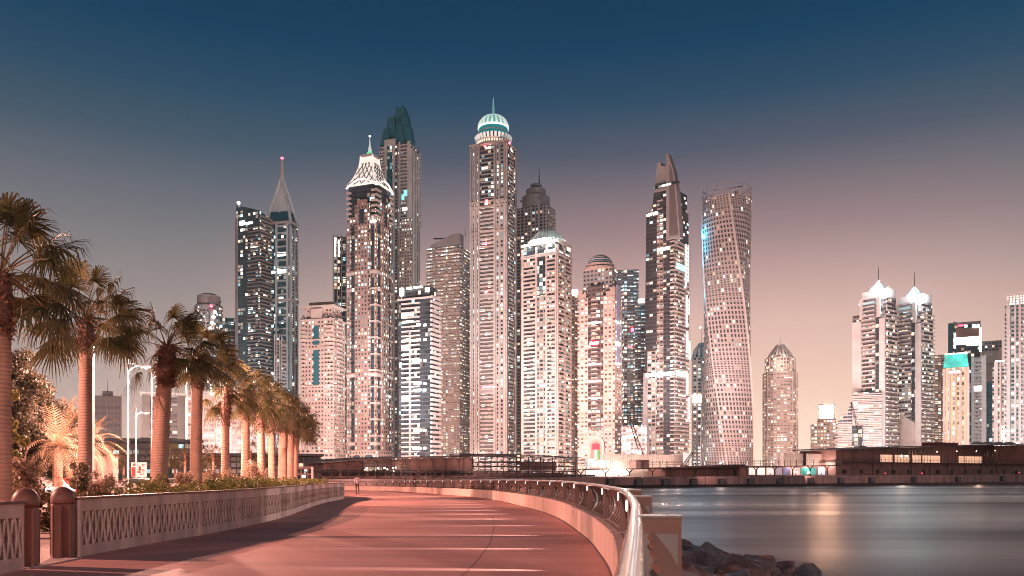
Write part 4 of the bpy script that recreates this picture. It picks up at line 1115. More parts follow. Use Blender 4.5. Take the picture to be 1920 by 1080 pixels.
# --- tiered tower behind
t = Tower('grey tower with stepped cylindrical top and mast, behind the tallest one', 900, 969, 1025, 1041, th=24)
t.body(fac('grey grid flats', (.33,.27,.26), DG, 4.6, 3.7, .66, .6, .10, 2.4, .5), 393)
t.fmany('pier', PAL, [(968,970),(983,985),(995,997),(1009,1011),(1023,1025)], 393, 905, .8); t.sslabs('balcony_stack', PAL, [(1027,1041)], 396, 900, 3.7, 1.1, 1.4)
def LT(prof, name, m, n=24): return t.add(MB().lathe([(r*t.k, t.h(y)) for r, y in prof], n), name, m)
LT([(26,393),(26,372),(25,371)],'lower_tier',GRY_M); LT([(18.5,372),(18.5,357),(17,356)],'middle_tier',GRY_M); LT([(11,357),(11,348),(10,347)],'upper_drum',f_grey); t.spire('mast', M['dark_steel'], 1003, 348, 313, .8)
t.front('balcony_ring', GRY_M, 976, 1020, 379, 382, 1.5)
# --- tower with the tent crown
t = Tower('tower with floodlit folded tent crown, right of the tallest one', 700, 980, 1043, 1070, th=30)
t.body(f_glass_lit, 466)
t.fmany('white_pier', PAL, [(979,983),(1005,1008),(1024,1027),(1041,1044)], 470, 905, 1.3); t.smany('white_pier', PAL, [(1043,1045),(1056,1058),(1068,1070)], 470, 905, 1.3)
t.fslabs('balcony_stack', PAL, [(983,1005),(1027,1041)], 488, 900, 3.55, 1.35, 1.7); t.sslabs('balcony_stack', PAL, [(1045,1056),(1058,1068)], 480, 900, 3.55, 1.35, 1.6)
t.fmany('lit_storey', M['warm_lamp'], [(1022,1030),(1033,1041)], 478, 484, .6); t.smany('lit_storey', M['white_lamp'], [(1046,1054),(1059,1066)], 478, 484, .6)
t.bands('cornice', PAL, [466, 488], 2.4, 1.2)
f_flat = fac('lit flats column', (.3,.24,.22), DG, 4.0, 3.55, .8, .6, .5, 2.6, .55)
t.front('flat_column', f_flat, 1008, 1024, 560, 905, .15); t.body(f_flat, 520, 905, -.2, -.2, 'corner_flats', 1030, 1043)
zb, zt = t.h(466), t.h(437)
mb = MB(); n = 24
for k in range(n):
    a0, a1 = 2*math.pi*k/n, 2*math.pi*(k+1)/n; am = (a0+a1)/2
    P_ = lambda a, r, z: (r*t.k*1.0*math.cos(a), r*t.k*.8*math.sin(a), z)
    o0, om, o1 = P_(a0,36,zb+6), P_(am,39.5,zb+4.6), P_(a1,36,zb+6); i0, im_, i1 = P_(a0,15,zt-2.5), P_(am,17.5,zt+1), P_(a1,15,zt-2.5); b0, b1 = P_(a0,30,zb), P_(a1,30,zb)
    mb.face([o0,om,im_,i0]); mb.face([om,o1,i1,im_]); mb.face([b0,b1,o1,om,o0])
tc_ = t.add(mb,'tent_crown',mat('glowing tent cladding', (.72,.74,.70), .6, var=.08, emit=(.75,1,.88), estr=.10))  # part of the floodlight is put into the cladding as glow
t.add(MB().lathe([(13*t.k,zt-2),(12*t.k,zt+1),(3*t.k,zt+1.5)],12),'crown_cap',GRY_M)
for p in (990,1012,1034,1056): t.lamp(p, 464, 5500, (.85,1,.92), dy=-4)
t = Tower('narrow pinkish tower with lit roof, between the tent crowned and the domed tower', 780, 1064, 1090, d=20)
t.body(f_pink, 560); t.body(f_pink, 547, 561, 3, 3, 'roof_storey'); t.front('roof_light', M['white_lamp'], 1071, 1083, 547, 555, -2.5); t.fmany('pier', BEI_M, [(1063,1066),(1077,1079),(1088,1090)], 562, 905, 1); t.fslabs('balcony_stack', BEI_M, [(1067,1076),(1080,1088)], 570, 900, 3.6, 1, 1.2)
# --- domed hotel
t = Tower('pink hotel tower with blue glass dome, red oval sign and tall arched entrance', 690, 1083, 1152, 1166, th=22)
t.body(f_pink, 560); t.body(f_grey, 508, 562, 3.5, 3.5, 'upper_storeys')
mb = MB()
for k, (a, b, c, d_) in enumerate(((1084,1092,545,562),(1092,1099,552,562),(1143,1152,545,562),(1136,1143,552,562))): mb.box(t.fx(a),t.fx(b),-t.d/2,t.d/2-2,t.h(d_),t.h(c))
t.add(mb,'stepped_shoulders',BEI_M)
f_hc = fac('dark hotel bay', (.10,.075,.075), (.05,.035,.035), 4.2, 3.7, .8, .6, .22, 2.4, .6)
t.front('dark_bay', f_hc, 1103, 1131, 540, 808, .4); t.fslabs('balcony_stack', PAL, [(1109,1121)], 560, 800, 3.7, 1.0, 1.2); t.side('blue_tinted_side', mat('wall tinted as blue lit', (.30,.30,.42), .6, scale=.1), 1155, 1162, 540, 690, .5)  # purple light on the side face put into the wall colour
t.fmany('light_bar', M['warm_lamp'], [(1104,1128)], 607, 609.5, 1.3); t.fmany('light_bar', M['warm_lamp'], [(1104,1128)], 684, 686.5, 1.3); t.fmany('light_bar', M['warm_lamp'], [(1104,1128)], 715.5, 718, 1.3); t.fmany('light_bar', M['warm_lamp'], [(1104,1128)], 747, 749, 1.3)
t.smany('light_bar', M['white_lamp'], [(1153,1160)], 608, 610, 1.3); t.smany('light_bar', M['white_lamp'], [(1153,1160)], 645, 651, 1.3); t.smany('light_bar', M['white_lamp'], [(1153,1160)], 684, 686, 1.3)
LT = lambda prof, name, m, n=24, **k: t.add(MB().lathe([(r*t.k, t.h(y)) for r, y in prof], n, t.fx(1118)), name, m, **k)
LT([(30,508),(30,505),(27,504),(27,498),(24,497)],'dome_collar',BEI_M)
LT([(23*math.cos(a), 497-17.5*math.sin(a)) for a in [i*math.pi/16 for i in range(8)]]+[(.5,479.4)],'dome',mat('blue grey glass dome', (.05,.10,.13), .2, var=.1, emit=(.05,.22,.32), estr=.16),smooth=True)
mb = MB()
for zz in range(5):
    a = (zz+.7)*math.pi/13; r_ = 23.4*math.cos(a)*t.k; n=24
    mb.tube([(t.fx(1118)+r_*math.cos(2*math.pi*q/n), r_*math.sin(2*math.pi*q/n), t.h(497-17.8*math.sin(a))) for q in range(n+1)], .35, 4)
t.add(mb,'dome_hoops',WHT_M)
# sign
mb = MB(); n = 24; xc, zc = t.fx(1115.5), t.h(646.5)
mb.slab_y([(xc+10.6*t.k*math.copysign(abs(math.cos(a))**.6,math.cos(a)), zc+5.2*t.k*math.copysign(abs(math.sin(a))**.8,math.sin(a))) for a in [2*math.pi*k/n for k in range(n)]], -t.d/2-2.2,-t.d/2-1.4)
sg = t.add(mb,'red_sign',mat('red lit sign', (.6,.02,.06), .5, var=0, emit=(1,.035,.09), estr=.75))
def lettering(txt, size, mat_, parent, loc, rot=(R(90),0,0), width=None, shear=0.0, name='lettering'):
    cu = bpy.data.curves.new('txt', 'FONT'); cu.body = txt; cu.size = size; cu.align_x = 'CENTER'; cu.align_y = 'CENTER'; cu.extrude = size*.02; cu.shear = shear; cu.offset = size*.012
    o = bpy.data.objects.new('txt', cu); C.objects.link(o)
    dg = bpy.context.evaluated_depsgraph_get(); me = bpy.data.meshes.new_from_object(o.evaluated_get(dg)); bpy.data.objects.remove(o)
    me.materials.clear(); me.materials.append(mat_)
    if width:
        xs = [v.co.x for v in me.vertices]; k = width/(max(xs)-min(xs))
        for v in me.vertices: v.co.x *= k
    o = bpy.data.objects.new(name, me); C.objects.link(o); o.parent = parent; o.location = loc; o.rotation_euler = rot
    return o
lettering('Marriott', 4.2, M['white_lamp'], sg, (xc, -t.d/2-2.32, zc+.1), width=17.5*t.k, shear=.3)
# arched entrance with a hanging flag
def arch(t, xa, xb, yt, yb, y0, y1, name, m):
    mb = MB(); r = (t.fx(xb)-t.fx(xa))/2; xc = (t.fx(xa)+t.fx(xb))/2; zc = t.h(yt)-r; n = 14
    mb.slab_y([(xc-r,t.h(yb)),(xc+r,t.h(yb))]+[(xc+r*math.cos(math.pi*k/n), zc+r*math.sin(math.pi*k/n)) for k in range(n+1)], y0, y1); return t.add(mb, name, m)
arch(t, 1102, 1134, 818, 900, -t.d/2-1.6, -t.d/2-.2, 'arch_surround', PAL); arch(t, 1107, 1129, 824, 900, -t.d/2-1.9, -t.d/2-1.5, 'arch_ring', BEI_M); arch(t, 1110, 1127, 829, 900, -t.d/2-2.1, -t.d/2-1.8, 'arch_recess', BRN_M)
fl = t.add(MB().box(t.fx(1113),t.fx(1126),-t.d/2-2.7,-t.d/2-2.5,t.h(844),t.h(833)),'flag',mat('red flag cloth', (.6,.02,.05), .7, var=0, emit=(.9,.03,.08), estr=.5))
t.add(MB().box(t.fx(1117),t.fx(1122),-t.d/2-2.7,-t.d/2-2.5,t.h(862),t.h(844.1)),'white_field',WHT_M,fl); t.add(MB().box(t.fx(1122),t.fx(1126),-t.d/2-2.7,-t.d/2-2.5,t.h(862),t.h(844.1)),'green_field',mat('green flag cloth', (.04,.30,.06), .7, var=0),fl)
# --- busy tower behind
t = Tower('busy dark tower with scattered coloured lights, behind the domed hotel', 800, 1155, 1197, d=26)
t.body(f_busy_t, 512); t.fslabs('balcony_stack', GRY_M, [(1154,1168),(1176,1197)], 514, 900, 3.6, .9, 1.2); t.front('lit_column', f_flat, 1160, 1168, 620, 860, 1.0)
t.fmany('red_light', M['red_lamp'], [(1183,1188)], 620, 626, 1.5); t.fmany('red_light', M['red_lamp'], [(1177,1185)], 654, 656, 1.5)
t = Tower('lower busy block with a white floodlight on its roof, left of the dark blade tower', 790, 1190, 1213, d=24)
t.body(f_busy_t, 568); t.fslabs('balcony_stack', GRY_M, [(1190,1212)], 572, 900, 3.6, .9, 1.2); t.front('roof_floodlight', M['white_lamp'], 1197, 1208, 566, 572, 1.5)
t = Tower('low podium block with red awning and lit shop windows, in front of the busy towers', 640, 1165, 1212, d=30, cat='building', name='podium_building', group=None)
t.body(f_busy_t, 800); t.front('red_awning', M['red_lamp'], 1168, 1186, 818, 823, 1.5); t.front('lit_shopfront', M['white_lamp'], 1168, 1182, 832, 844, .3); t.front('lit_shopfront', M['warm_lamp'], 1184, 1201, 845, 850, .3)

# --- dark blade tower
t = Tower('dark tower with tall blade shaped top and a bright white light band', 720, 1210, 1264, 1291, th=28)
f_dk = fac('dark blade facade', (.05,.043,.046), (.035,.033,.04), 3.4, 3.6, .85, .55, .07, 2.8, .55)
f_dk2 = fac('blade tower flats', (.24,.18,.165), (.04,.035,.035), 3.6, 3.6, .8, .55, .16, 2.6, .4)
def fpoly(pts, y0, y1, name, m):
    mb = MB(); mb.slab_y([(t.fx(x), t.h(y)) for x, y in pts], y0, y1); return t.add(mb, name, m)
D2 = t.d/2
fpoly([(1206,905),(1264,905),(1264,400),(1224,400),(1212,402)], -D2, D2, 'shaft', f_dk)
fpoly([(1222,402),(1265,402),(1265,368),(1226,368)], -D2, D2*.7, 'upper_shaft', f_dk)
fpoly([(1226,369),(1250,369),(1250,322),(1239,320),(1238,312),(1232,313),(1230,330)], -D2+.5, D2*.3, 'left_horn', GRY_M)
fpoly([(1251,460),(1276,460),(1270,372),(1264,335),(1254,302),(1251,300)], -D2-2, -D2+5, 'blade', GRY_M)
fpoly([(1257,455),(1273,455),(1267,372),(1262,338),(1257,322)], -D2-2.2, -D2-1.9, 'blade_panel', mat('dark blade panel', (.13,.105,.105), .5, scale=.2))
fpoly([(1228,362),(1274,362),(1273,357),(1229,357)], -D2-2.6, -D2, 'light_louvre', f_glass_lit)
t.fslabs('ladder_floor', PAL, [(1233,1243)], 372, 700, 7.2, 1.0, .8)
t.front('ladder_recess', f_dk2, 1232, 1244, 405, 905, .2)
t.side('balcony_core', f_dk2, 1264, 1291, 460, 905, .4); t.sslabs('balcony_stack', PAL, [(1265,1282),(1286,1292)], 462, 900, 3.6, 1.1, 1.6)
t.fslabs('balcony_stack', PAL, [(1257,1265)], 462, 900, 3.6, 1.0, 1.2)
neon = mat('white neon tube', (.8,.8,.8), .5, var=0, emit=(1,.80,.74), estr=.9)
for xa, ya, yb in ((1283,461,540),(1287,461,530),(1285,555,615),(1289,560,590),(1286,622,660),(1290,640,675),(1286,700,740),(1289,745,790)): t.side('neon_line', neon, xa-.18, xa+.18, ya, yb, 2.3)
t.side('teal_screen', M['teal_lamp'], 1266, 1280, 503, 513, 2.0); t.side('teal_screen', M['teal_lamp'], 1266, 1282, 699, 709, 2.0)
t.front('light_band', M['white_lamp'], 1212, 1264, 702, 708, 1.2); t.lamp(1238, 705, 2500, (1,.92,.9), dy=-5)
t.fmany('lit_storey', M['warm_lamp'], [(1217,1222),(1225,1233)], 403, 408, .6); t.fmany('lit_storey', M['warm_lamp'], [(1233,1256)], 472, 477, .9)
fpoly([(1204,905),(1222,905),(1212,700),(1208,700)], -D2-1.5, -D2+1, 'flared_foot', GRY_M); t.front('sparkling_strip', f_flat, 1214, 1232, 660, 905, .25)
t = Tower('pale tower with ribbed petal crown, half hidden left of the twisted tower', 820, 1297, 1334, d=24)
t.body(f_beige2, 672); t.front('lit_sign_band', M['white_lamp'], 1297, 1322, 743, 746, .8); t.front('lit_sign_band', M['warm_lamp'], 1299, 1317, 748, 757, .6)
def petals(t, xc, yb, yt, r, n, m):
    mb = MB(); cx = t.fx(xc)
    for k in range(n):
        a = 2*math.pi*k/n; d_ = Vector((math.cos(a), math.sin(a), 0)); 
        for da in (-.10, .10):
            e = Vector((math.cos(a+da*2), math.sin(a+da*2), 0))
            mb.tube([Vector((cx,0,t.h(yb)))+e*r*t.k, Vector((cx,0,t.h(yb)*.45+t.h(yt)*.55))+e*r*t.k*.78, Vector((cx,0,t.h(yt)))+d_*r*t.k*.12*(1+k%2)], [.9,.8,.4], 4)
    return t.add(mb, 'petal_crown', m)
petals(t, 1315, 675, 643, 18, 12, PAL); t.spire('mast', M['steel'], 1315, 660, 612, .35); t.bead('beacon_light', M['white_lamp'], 1313, 614, 1.0, cy=0); t.add(MB().lathe([(13*t.k,t.h(672)),(13*t.k,t.h(664)),(5*t.k,t.h(655))],14,t.fx(1315)),'crown_drum',GRY_M)

# --- twisted tower
t = Tower('pale twisted tower turning a quarter turn from foot to open topped crown', 740, 1322, 1404, d=36)
f_tw = fac('twisted facade', (.29,.245,.24), (.03,.026,.028), 3.0, 4.1, .5, .68, .07, 2.6, .6)
def plan(n=12):
    out = []
    for i in range(4):
        for j in range(n):
            u = j/n; a = [(-1,-1),(1,-1),(1,1),(-1,1)]; p, q = a[i], a[(i+1)%4]
            x, y = p[0]+(q[0]-p[0])*u, p[1]+(q[1]-p[1])*u
            bul = .20*math.sin(math.pi*u)
            nx, ny = (p[0]+q[0])/2, (p[1]+q[1])/2
            out.append((x*.84+nx*bul, y*.84+ny*bul))
    return out
PL = plan(); nP = len(PL); zs = [t.h(905)+(t.h(378)-t.h(905))*i/60 for i in range(61)]
per = [0.0]
for i in range(nP):
    a, b = PL[i], PL[(i+1)%nP]; per.append(per[-1]+math.hypot(b[0]-a[0],b[1]-a[1]))
HWD = 41*t.k
def tw_ring(z):
    u = (z-t.h(905))/(t.h(378)-t.h(905)); a = R(52) - R(92)*u
    ww = HWD*(1.0+.05*math.sin(math.pi*min(1,max(0,u)))-.05*max(0,u)); c, s_ = math.cos(a), math.sin(a)
    return [((x*c-y*s_)*ww, (x*s_+y*c)*ww, z) for x, y in PL]
mb = MB()
for i in range(60):
    r0, r1 = tw_ring(zs[i]), tw_ring(zs[i+1])
    for k in range(nP):
        k2 = (k+1) % nP; mb.face([r0[k],r0[k2],r1[k2],r1[k]], uv=[(per[k]*HWD,zs[i]),(per[k+1]*HWD,zs[i]),(per[k+1]*HWD,zs[i+1]),(per[k]*HWD,zs[i+1])])
mb.face(tw_ring(zs[-1]))
sh = t.add(mb, 'twisted_shaft', f_tw)
mb = MB()
for c in (0, 12, 24, 36):
    mb.tube([Vector(tw_ring(z)[c])*1 for z in zs], .75, 5)
t.add(mb, 'corner_rib', PAL, sh)
mb = MB()
for z in zs[1::1]:
    r = tw_ring(z); r = [Vector(p) for p in r]; 
    for k in range(nP):
        mb.bar(r[k]+Vector((r[k].x,r[k].y,0)).normalized()*.05, r[(k+1)%nP]+Vector((r[(k+1)%nP].x,r[(k+1)%nP].y,0)).normalized()*.05, .5, .55)
t.add(mb, 'floor_edges', BEI_M, sh)
mb = MB(); za, zb_ = t.h(379), t.h(356); ra_, rb_ = tw_ring(za), tw_ring(zb_)
for k in range(0, nP, 1):
    mb.bar(ra_[k], Vector(ra_[k]).lerp(Vector(rb_[k]), .55 if k % 3 else 1), .6, .6)
for k in range(nP):
    if (k*7) % 11 > 2: mb.bar(rb_[k], rb_[(k+1)%nP], .7, .7)
    mb.bar(Vector(ra_[k]).lerp(Vector(rb_[k]),.5), Vector(ra_[(k+1)%nP]).lerp(Vector(rb_[(k+1)%nP]),.5), .5, .5)
t.add(mb, 'open_crown', GRY_M)
mb = MB(); mb.box(-4,4,-5,5,t.h(380),t.h(366)); mb.bar((-12,-3,t.h(357)),(14,-3,t.h(354)),.8,.8); mb.box(6,10,-4,4,t.h(380),t.h(362)); t.add(mb, 'roof_plant', GRY_M)
for k in range(5):
    bw = point('blue_wash', (0,0,0), 24000, (.05,.55,.9), .6); bw.parent = t.o; bw.location = (t.fx(1308), -t.d*.22, t.h(440+k*28))
# --- round tower
t = Tower('round balconied tower with open petal crown, standing alone right of the twisted one', 820, 1432, 1494, d=34)
f_rd = fac('round tower flats', (.45,.34,.30), (.10,.07,.06), 3.4, 3.7, .72, .55, .30, 2.2, .65)
t.add(MB().lathe([(32*t.k,t.h(905)),(31.5*t.k,t.h(698))],20),'shaft',f_rd); t.add(MB().lathe([(28*t.k,t.h(699)),(28*t.k,t.h(672)),(22*t.k,t.h(668))],20),'upper_shaft',f_rd)
mb = MB(); z = t.h(900)
while z < t.h(700): mb.lathe([(33*t.k,z),(33.2*t.k,z+.4),(33*t.k,z+1.0)],20); z += 3.7
t.add(mb,'balcony_rings',PAL); petals(t, 1463, 690, 646, 28, 16, PAL); t.spire('mast', M['steel'], 1463, 660, 628, .3)
mb = MB()
for k in range(16):
    a = 2*math.pi*k/16; mb.bar((32.5*t.k*math.cos(a),32.5*t.k*math.sin(a),t.h(900)),(32.5*t.k*math.cos(a),32.5*t.k*math.sin(a),t.h(700)),1.0,1.0); mb.bar((28.5*t.k*math.cos(a),28.5*t.k*math.sin(a),t.h(700)),(28.5*t.k*math.cos(a),28.5*t.k*math.sin(a),t.h(672)),.9,.9)
t.add(mb,'piers',PAL); t.lamp(1463, 684, 8000, WL, dy=-8)
# --- low block with the lit sign box
t = Tower('low pink block carrying a glaring square light box on its roof', 850, 1520, 1568, d=30, cat='building', name='office_building', group=None)
t.body(f_busy, 797); t.body(f_busy, 786, 798, 0, 3, 'roof_storey', 1532, 1567); bx_ = t.front('light_box', lamp_mat('glaring light box', (1,.54,.32), 260), 1536, 1563, 762, 786, -3); bx_.data.materials[0].cycles.emission_sampling = 'AUTO'
t.front('box_frame', GRY_M, 1534, 1565, 760, 788, -4)
t.fslabs('ledges', PAL, [(1520,1568)], 800, 900, 3.7, .9, .8)
STRONG = lamp_mat('roof searchlight', (.78,.92,1), 1300); STRONG.cycles.emission_sampling = 'AUTO'
# --- twin towers with stepped sides
def twin(label, D, o, zs_, stepped):
    t = Tower(label, D, 1598+o[0], 1660+o[0], 1682+o[0], th=30)
    dy = o[1]; X = lambda a: a+o[0]; Y = lambda a: a+dy
    f_t = fac('twin tower flats', (.18,.15,.15), (.035,.03,.035), 3.0, 3.7, .8, .5, .18, 2.4, .6)
    t.body(f_t, Y(590), 905); t.body(f_t, Y(563), Y(591), 0, 2, 'upper_shaft', X(1608), X(1660)); t.body(WHT_M, Y(548), Y(564), 0, 3, 'top_block', X(1613), X(1660))
    t.fmany('white_fin', WHT_M, [(X(1599),X(1616))], Y(603), 740 if stepped else 900, 1.4); t.fmany('white_pier', WHT_M, [(X(1650),X(1660))], Y(603), 905, 1.6); t.fmany('white_pier', WHT_M, [(X(1613),X(1619)),(X(1645),X(1651))], Y(563), Y(600), 1.6)
    t.fslabs('balcony_stack', WHT_M, [(X(1617),X(1641))], Y(556), 880, 3.8, 1.05, 2.0); t.sslabs('balcony_stack', WHT_M, [(X(1661),X(1670)),(X(1672),X(1682))], Y(585), 890, 3.8, 1.0, 1.8)
    t.fmany('dark_strip', f_glass_lit, [(X(1642),X(1649))], Y(600), 880, .3); t.sslabs('balcony_stack', WHT_M, [(X(1661),X(1670))], Y(560), Y(590), 3.8, 1.4, 1.2)
    zt_, zb2 = t.h(Y(529)), t.h(Y(547)); cx = t.fx(X(1636))
    mb = MB(); mb.frustum(cx,0,27*t.k,26*t.k,zb2,1.0,1.0,zt_); pyr = t.add(mb,'glass_pyramid',mat('lit glass pyramid', (.6,.7,.72), .3, var=.25, scale=.3, emit=(.75,.98,1), estr=.6))
    mb = MB()
    for sx in (-1,1):
        for sy_ in (-1,1): mb.bar((cx+sx*13.5*t.k,sy_*13*t.k,zb2),(cx,0,zt_),.6,.6)
    for q in (-.5,0,.5): mb.bar((cx+q*27*t.k,-13*t.k,zb2),(cx,0,zt_),.4,.4)
    t.add(mb,'pyramid_bars',GRY_M,pyr); t.add(MB().tube([(cx,0,zt_-1),(cx,0,t.h(Y(502)))],[.5,.25],6),'mast',M['dark_steel'])
    t.bead('roof_floodlight', STRONG, X(1662), Y(553), 1.4, cy=-t.d/2); t.front('pale_strip', mat('cyan washed ledges', (.35,.42,.45), .5, var=0, emit=(.3,.7,.8), estr=.35), X(1619), X(1641), Y(570), Y(573), 2.3)
    t.lamp(X(1630), Y(552), 2500, (1,.9,.85), dy=-7)
    return t
t = twin('nearer twin tower with glass pyramid top and a stepped left flank', 720, (0,0), None, True)
t.add(MB().lathe([(.1,t.h(530)),(.9,t.h(529)),(.9,t.h(528)),(.1,t.h(527))],8,t.fx(1637)),'beacon_light',M['red_lamp'])
f_terr = fac('terrace ribbons', (.30,.25,.24), DG, 4.2, 3.07, .95, .6, .16, 2.4, .55)
st_ = Tower('white terraced wing stepping down beside the nearer twin tower', 715, 1566, 1652, d=22, cat='building', name='terraced_building', group=None)
for k in range(17):
    yy = 738+k*6.4; xa = [1598,1598,1597,1595,1592,1588,1582,1576,1571,1567,1566,1566,1566,1566,1566,1566,1566][k]
    st_.add(MB().box(st_.fx(xa),st_.fx(1652),-st_.d/2,st_.d/2,st_.h(yy+6.4),st_.h(yy)),'storey',f_terr)
st_.fslabs('terrace_parapets', PAL, [(1598,1652)], 742, 900, 3.06, .8, 1.8); st_.fslabs('terrace_parapets', PAL, [(1572,1598)], 790, 900, 3.06, .8, 1.8)
st_.front('dark_panel', f_glass_lit, 1598, 1618, 800, 850, 2.2)
t = twin('farther twin tower with glass pyramid top, no terraces, right of its sister', 760, (67.5,10), None, False)
t.add(MB().slab_y([(t.fx(1690),t.h(905)),(t.fx(1718),t.h(905)),(t.fx(1718),t.h(795)),(t.fx(1704),t.h(785)),(t.fx(1690),t.h(774))],-t.d/2-3,-t.d/2-2.1),'sloped_screen',M['pale_wall'])
# --- right edge group
t = Tower('pale tower with scattered lights between the twin towers and the golden hotel', 830, 1747, 1771, d=22); t.body(f_busy, 668); t.fslabs('balcony_stack', PAL, [(1747,1758),(1761,1771)], 670, 900, 3.6, 1, 1.2)
t = Tower('dark glass tower with a huge lit screen and roof lettering', 900, 1778, 1838, d=36)
t.body(f_glass_lit, 612); t.front('louvred_panel', M['brown_wall'], 1792, 1836, 620, 637, .3); t.front('lit_screen', M['white_lamp'], 1791, 1837, 637, 650, .5); t.front('lit_screen', M['warm_lamp'], 1812, 1837, 650, 653, .5); t.front('lit_edge', M['white_lamp'], 1836, 1839, 622, 665, .6); t.front('lit_edge', M['white_lamp'], 1789, 1792, 628, 656, .6); t.front('glass_fin', M['teal_glass'], 1778, 1788, 610, 700, 1.2); t.front('roof_edge', GRY_M, 1778, 1838, 609, 613, .8)
mbr = MB(); mbw = MB(); rq = random.Random(4)
for k in range(6):
    x = 1797+k*2.6; mbr.box(t.fx(x), t.fx(x+1.7), -t.d/2-.9, -t.d/2-.5, t.h(617-rq.random()*1), t.h(613.2)); x = 1823+k*2.3; mbw.box(t.fx(x), t.fx(x+1.6), -t.d/2-.9, -t.d/2-.5, t.h(620.5), t.h(615+rq.random()*1.5))
t.add(mbr,'red_sign_letters',M['red_lamp']); t.add(mbw,'white_sign_letters',M['white_lamp'])
cr = thing('crane', 'small dark crane jib on the roof of the screen tower', 'crane', (px(1806,900), 900, pz(612,900)), group='construction cranes'); MB().bar((0,0,0),(0,0,1.5),1,1).bar((4,0,.8),(-11,0,4.8),.8,.8).build('jib', M['dark_steel'], cr)
t = Tower('golden lit hotel with glowing teal mansard roof', 730, 1769, 1816, d=24)
t.body(f_gold, 692); t.fmany('pier', BEI_M, [(1768,1773),(1779,1782),(1790,1793),(1801,1804),(1812,1817)], 694, 905, .9); t.front('sign_panel', BEI_M, 1778, 1802, 696, 705, 1.0)
mb = MB(); mb.frustum(0,0,t.w*1.0,t.d,t.h(691),t.w*.86,t.d*.86,t.h(667)); t.add(mb,'mansard_roof',mat('lit teal roof', (.03,.35,.30), .4, var=.5, scale=.12, emit=(.12,.62,.52), estr=.55)); t.bands('roof_ledge', mat('lit pale ledge', (.7,.7,.65), .5, var=0, emit=(.95,1,.9), estr=.6), [667], 1.2, -1.0)
mb = MB()
for k in range(8): x = 1780+k*2.6; mb.box(t.fx(x),t.fx(x+1.6),-t.d/2-1.2,-t.d/2-.9,t.h(702),t.h(698.5))
t.add(mb,'sign_letters',M['warm_lamp']); t.front('side_pier', PAL, 1812, 1817, 692, 905, 1.4)
t = Tower('slim white tower with one bright strip, behind the golden hotel', 770, 1822, 1849, d=22); t.body(f_white, 672); t.fslabs('balcony_stack', GRY_M, [(1826,1840)], 674, 900, 3.6, 1, 1.2); t.front('bright_strip', M['white_lamp'], 1827, 1840, 727, 733, 1.5); t.fmany('white_pier', WHT_M, [(1821,1826),(1840,1849)], 670, 905, 1.0)
t = Tower('blank pinkish block with dark flat top, behind the slim white tower', 900, 1840, 1878, d=26); t.body(M['pale_wall'], 660); t.body(f_grey, 642, 661, 0, 0, 'dark_top'); t.fmany('roof_sign_slot', GRY_M, [(1847,1864)], 682, 686, .4)
t = Tower('thin dark glass tower between pale ones near the right edge', 800, 1848, 1861, d=14); t.body(f_teal, 717); t.front('pier', GRY_M, 1848, 1850, 716, 905, .6)
t = Tower('pale tower with long white fins and lit foot, left of the last tower', 740, 1861, 1892, d=24); t.body(f_beige2, 690); t.fmany('fin', WHT_M, [(1864,1871),(1874,1877),(1883,1887)], 681, 905, 1.6); t.front('roof_light', M['warm_lamp'], 1866, 1886, 679, 681, .5); t.front('lit_foot', M['white_lamp'], 1881, 1884, 800, 832, 1.8); t.front('lit_flank', f_flat, 1888, 1892, 700, 905, .5)
t = Tower('tall white and glass tower cut off by the right edge, roof frame brightly lit', 700, 1884, 1968, d=30)
t.body(fac('right edge tower flats', (.35,.31,.30), TG, 3.0, 3.6, .72, .6, .14, 2.6, .3), 575); t.fmany('white_fin', WHT_M, [(1889,1894),(1902,1906),(1911,1915),(1926,1932)], 566, 905, 1.6); t.fslabs('balcony_stack', WHT_M, [(1882,1889)], 600, 900, 3.6, 1.2, 1.6); t.fslabs('balcony_stack', WHT_M, [(1915,1926),(1932,1960)], 575, 900, 3.6, 1.2, 1.4)
mb = MB(); x0_, x1_ = t.fx(1886), t.fx(1962); 
for k in range(13): xx = x0_+(x1_-x0_)*k/12; mb.box(xx-.45,xx+.45,-t.d/2,-t.d/2+.9,t.h(575),t.h(551))
for k in range(6): zz = t.h(575)+(t.h(552)-t.h(575))*k/5; mb.box(x0_,x1_,-t.d/2+.05,-t.d/2+.85,zz-.45,zz+.45)
t.add(mb,'roof_frame',WHT_M); t.add(MB().box(x0_+1,x1_-1,-t.d/2+4,t.d/2,t.h(576),t.h(554)),'penthouse',mat('lit penthouse wall', (.7,.62,.55), .6, var=.2, scale=.3, emit=(1,.75,.58), estr=.45)); t.lamp(1900, 572, 7000, WL, dy=2); t.lamp(1920, 572, 7000, WL, dy=2)

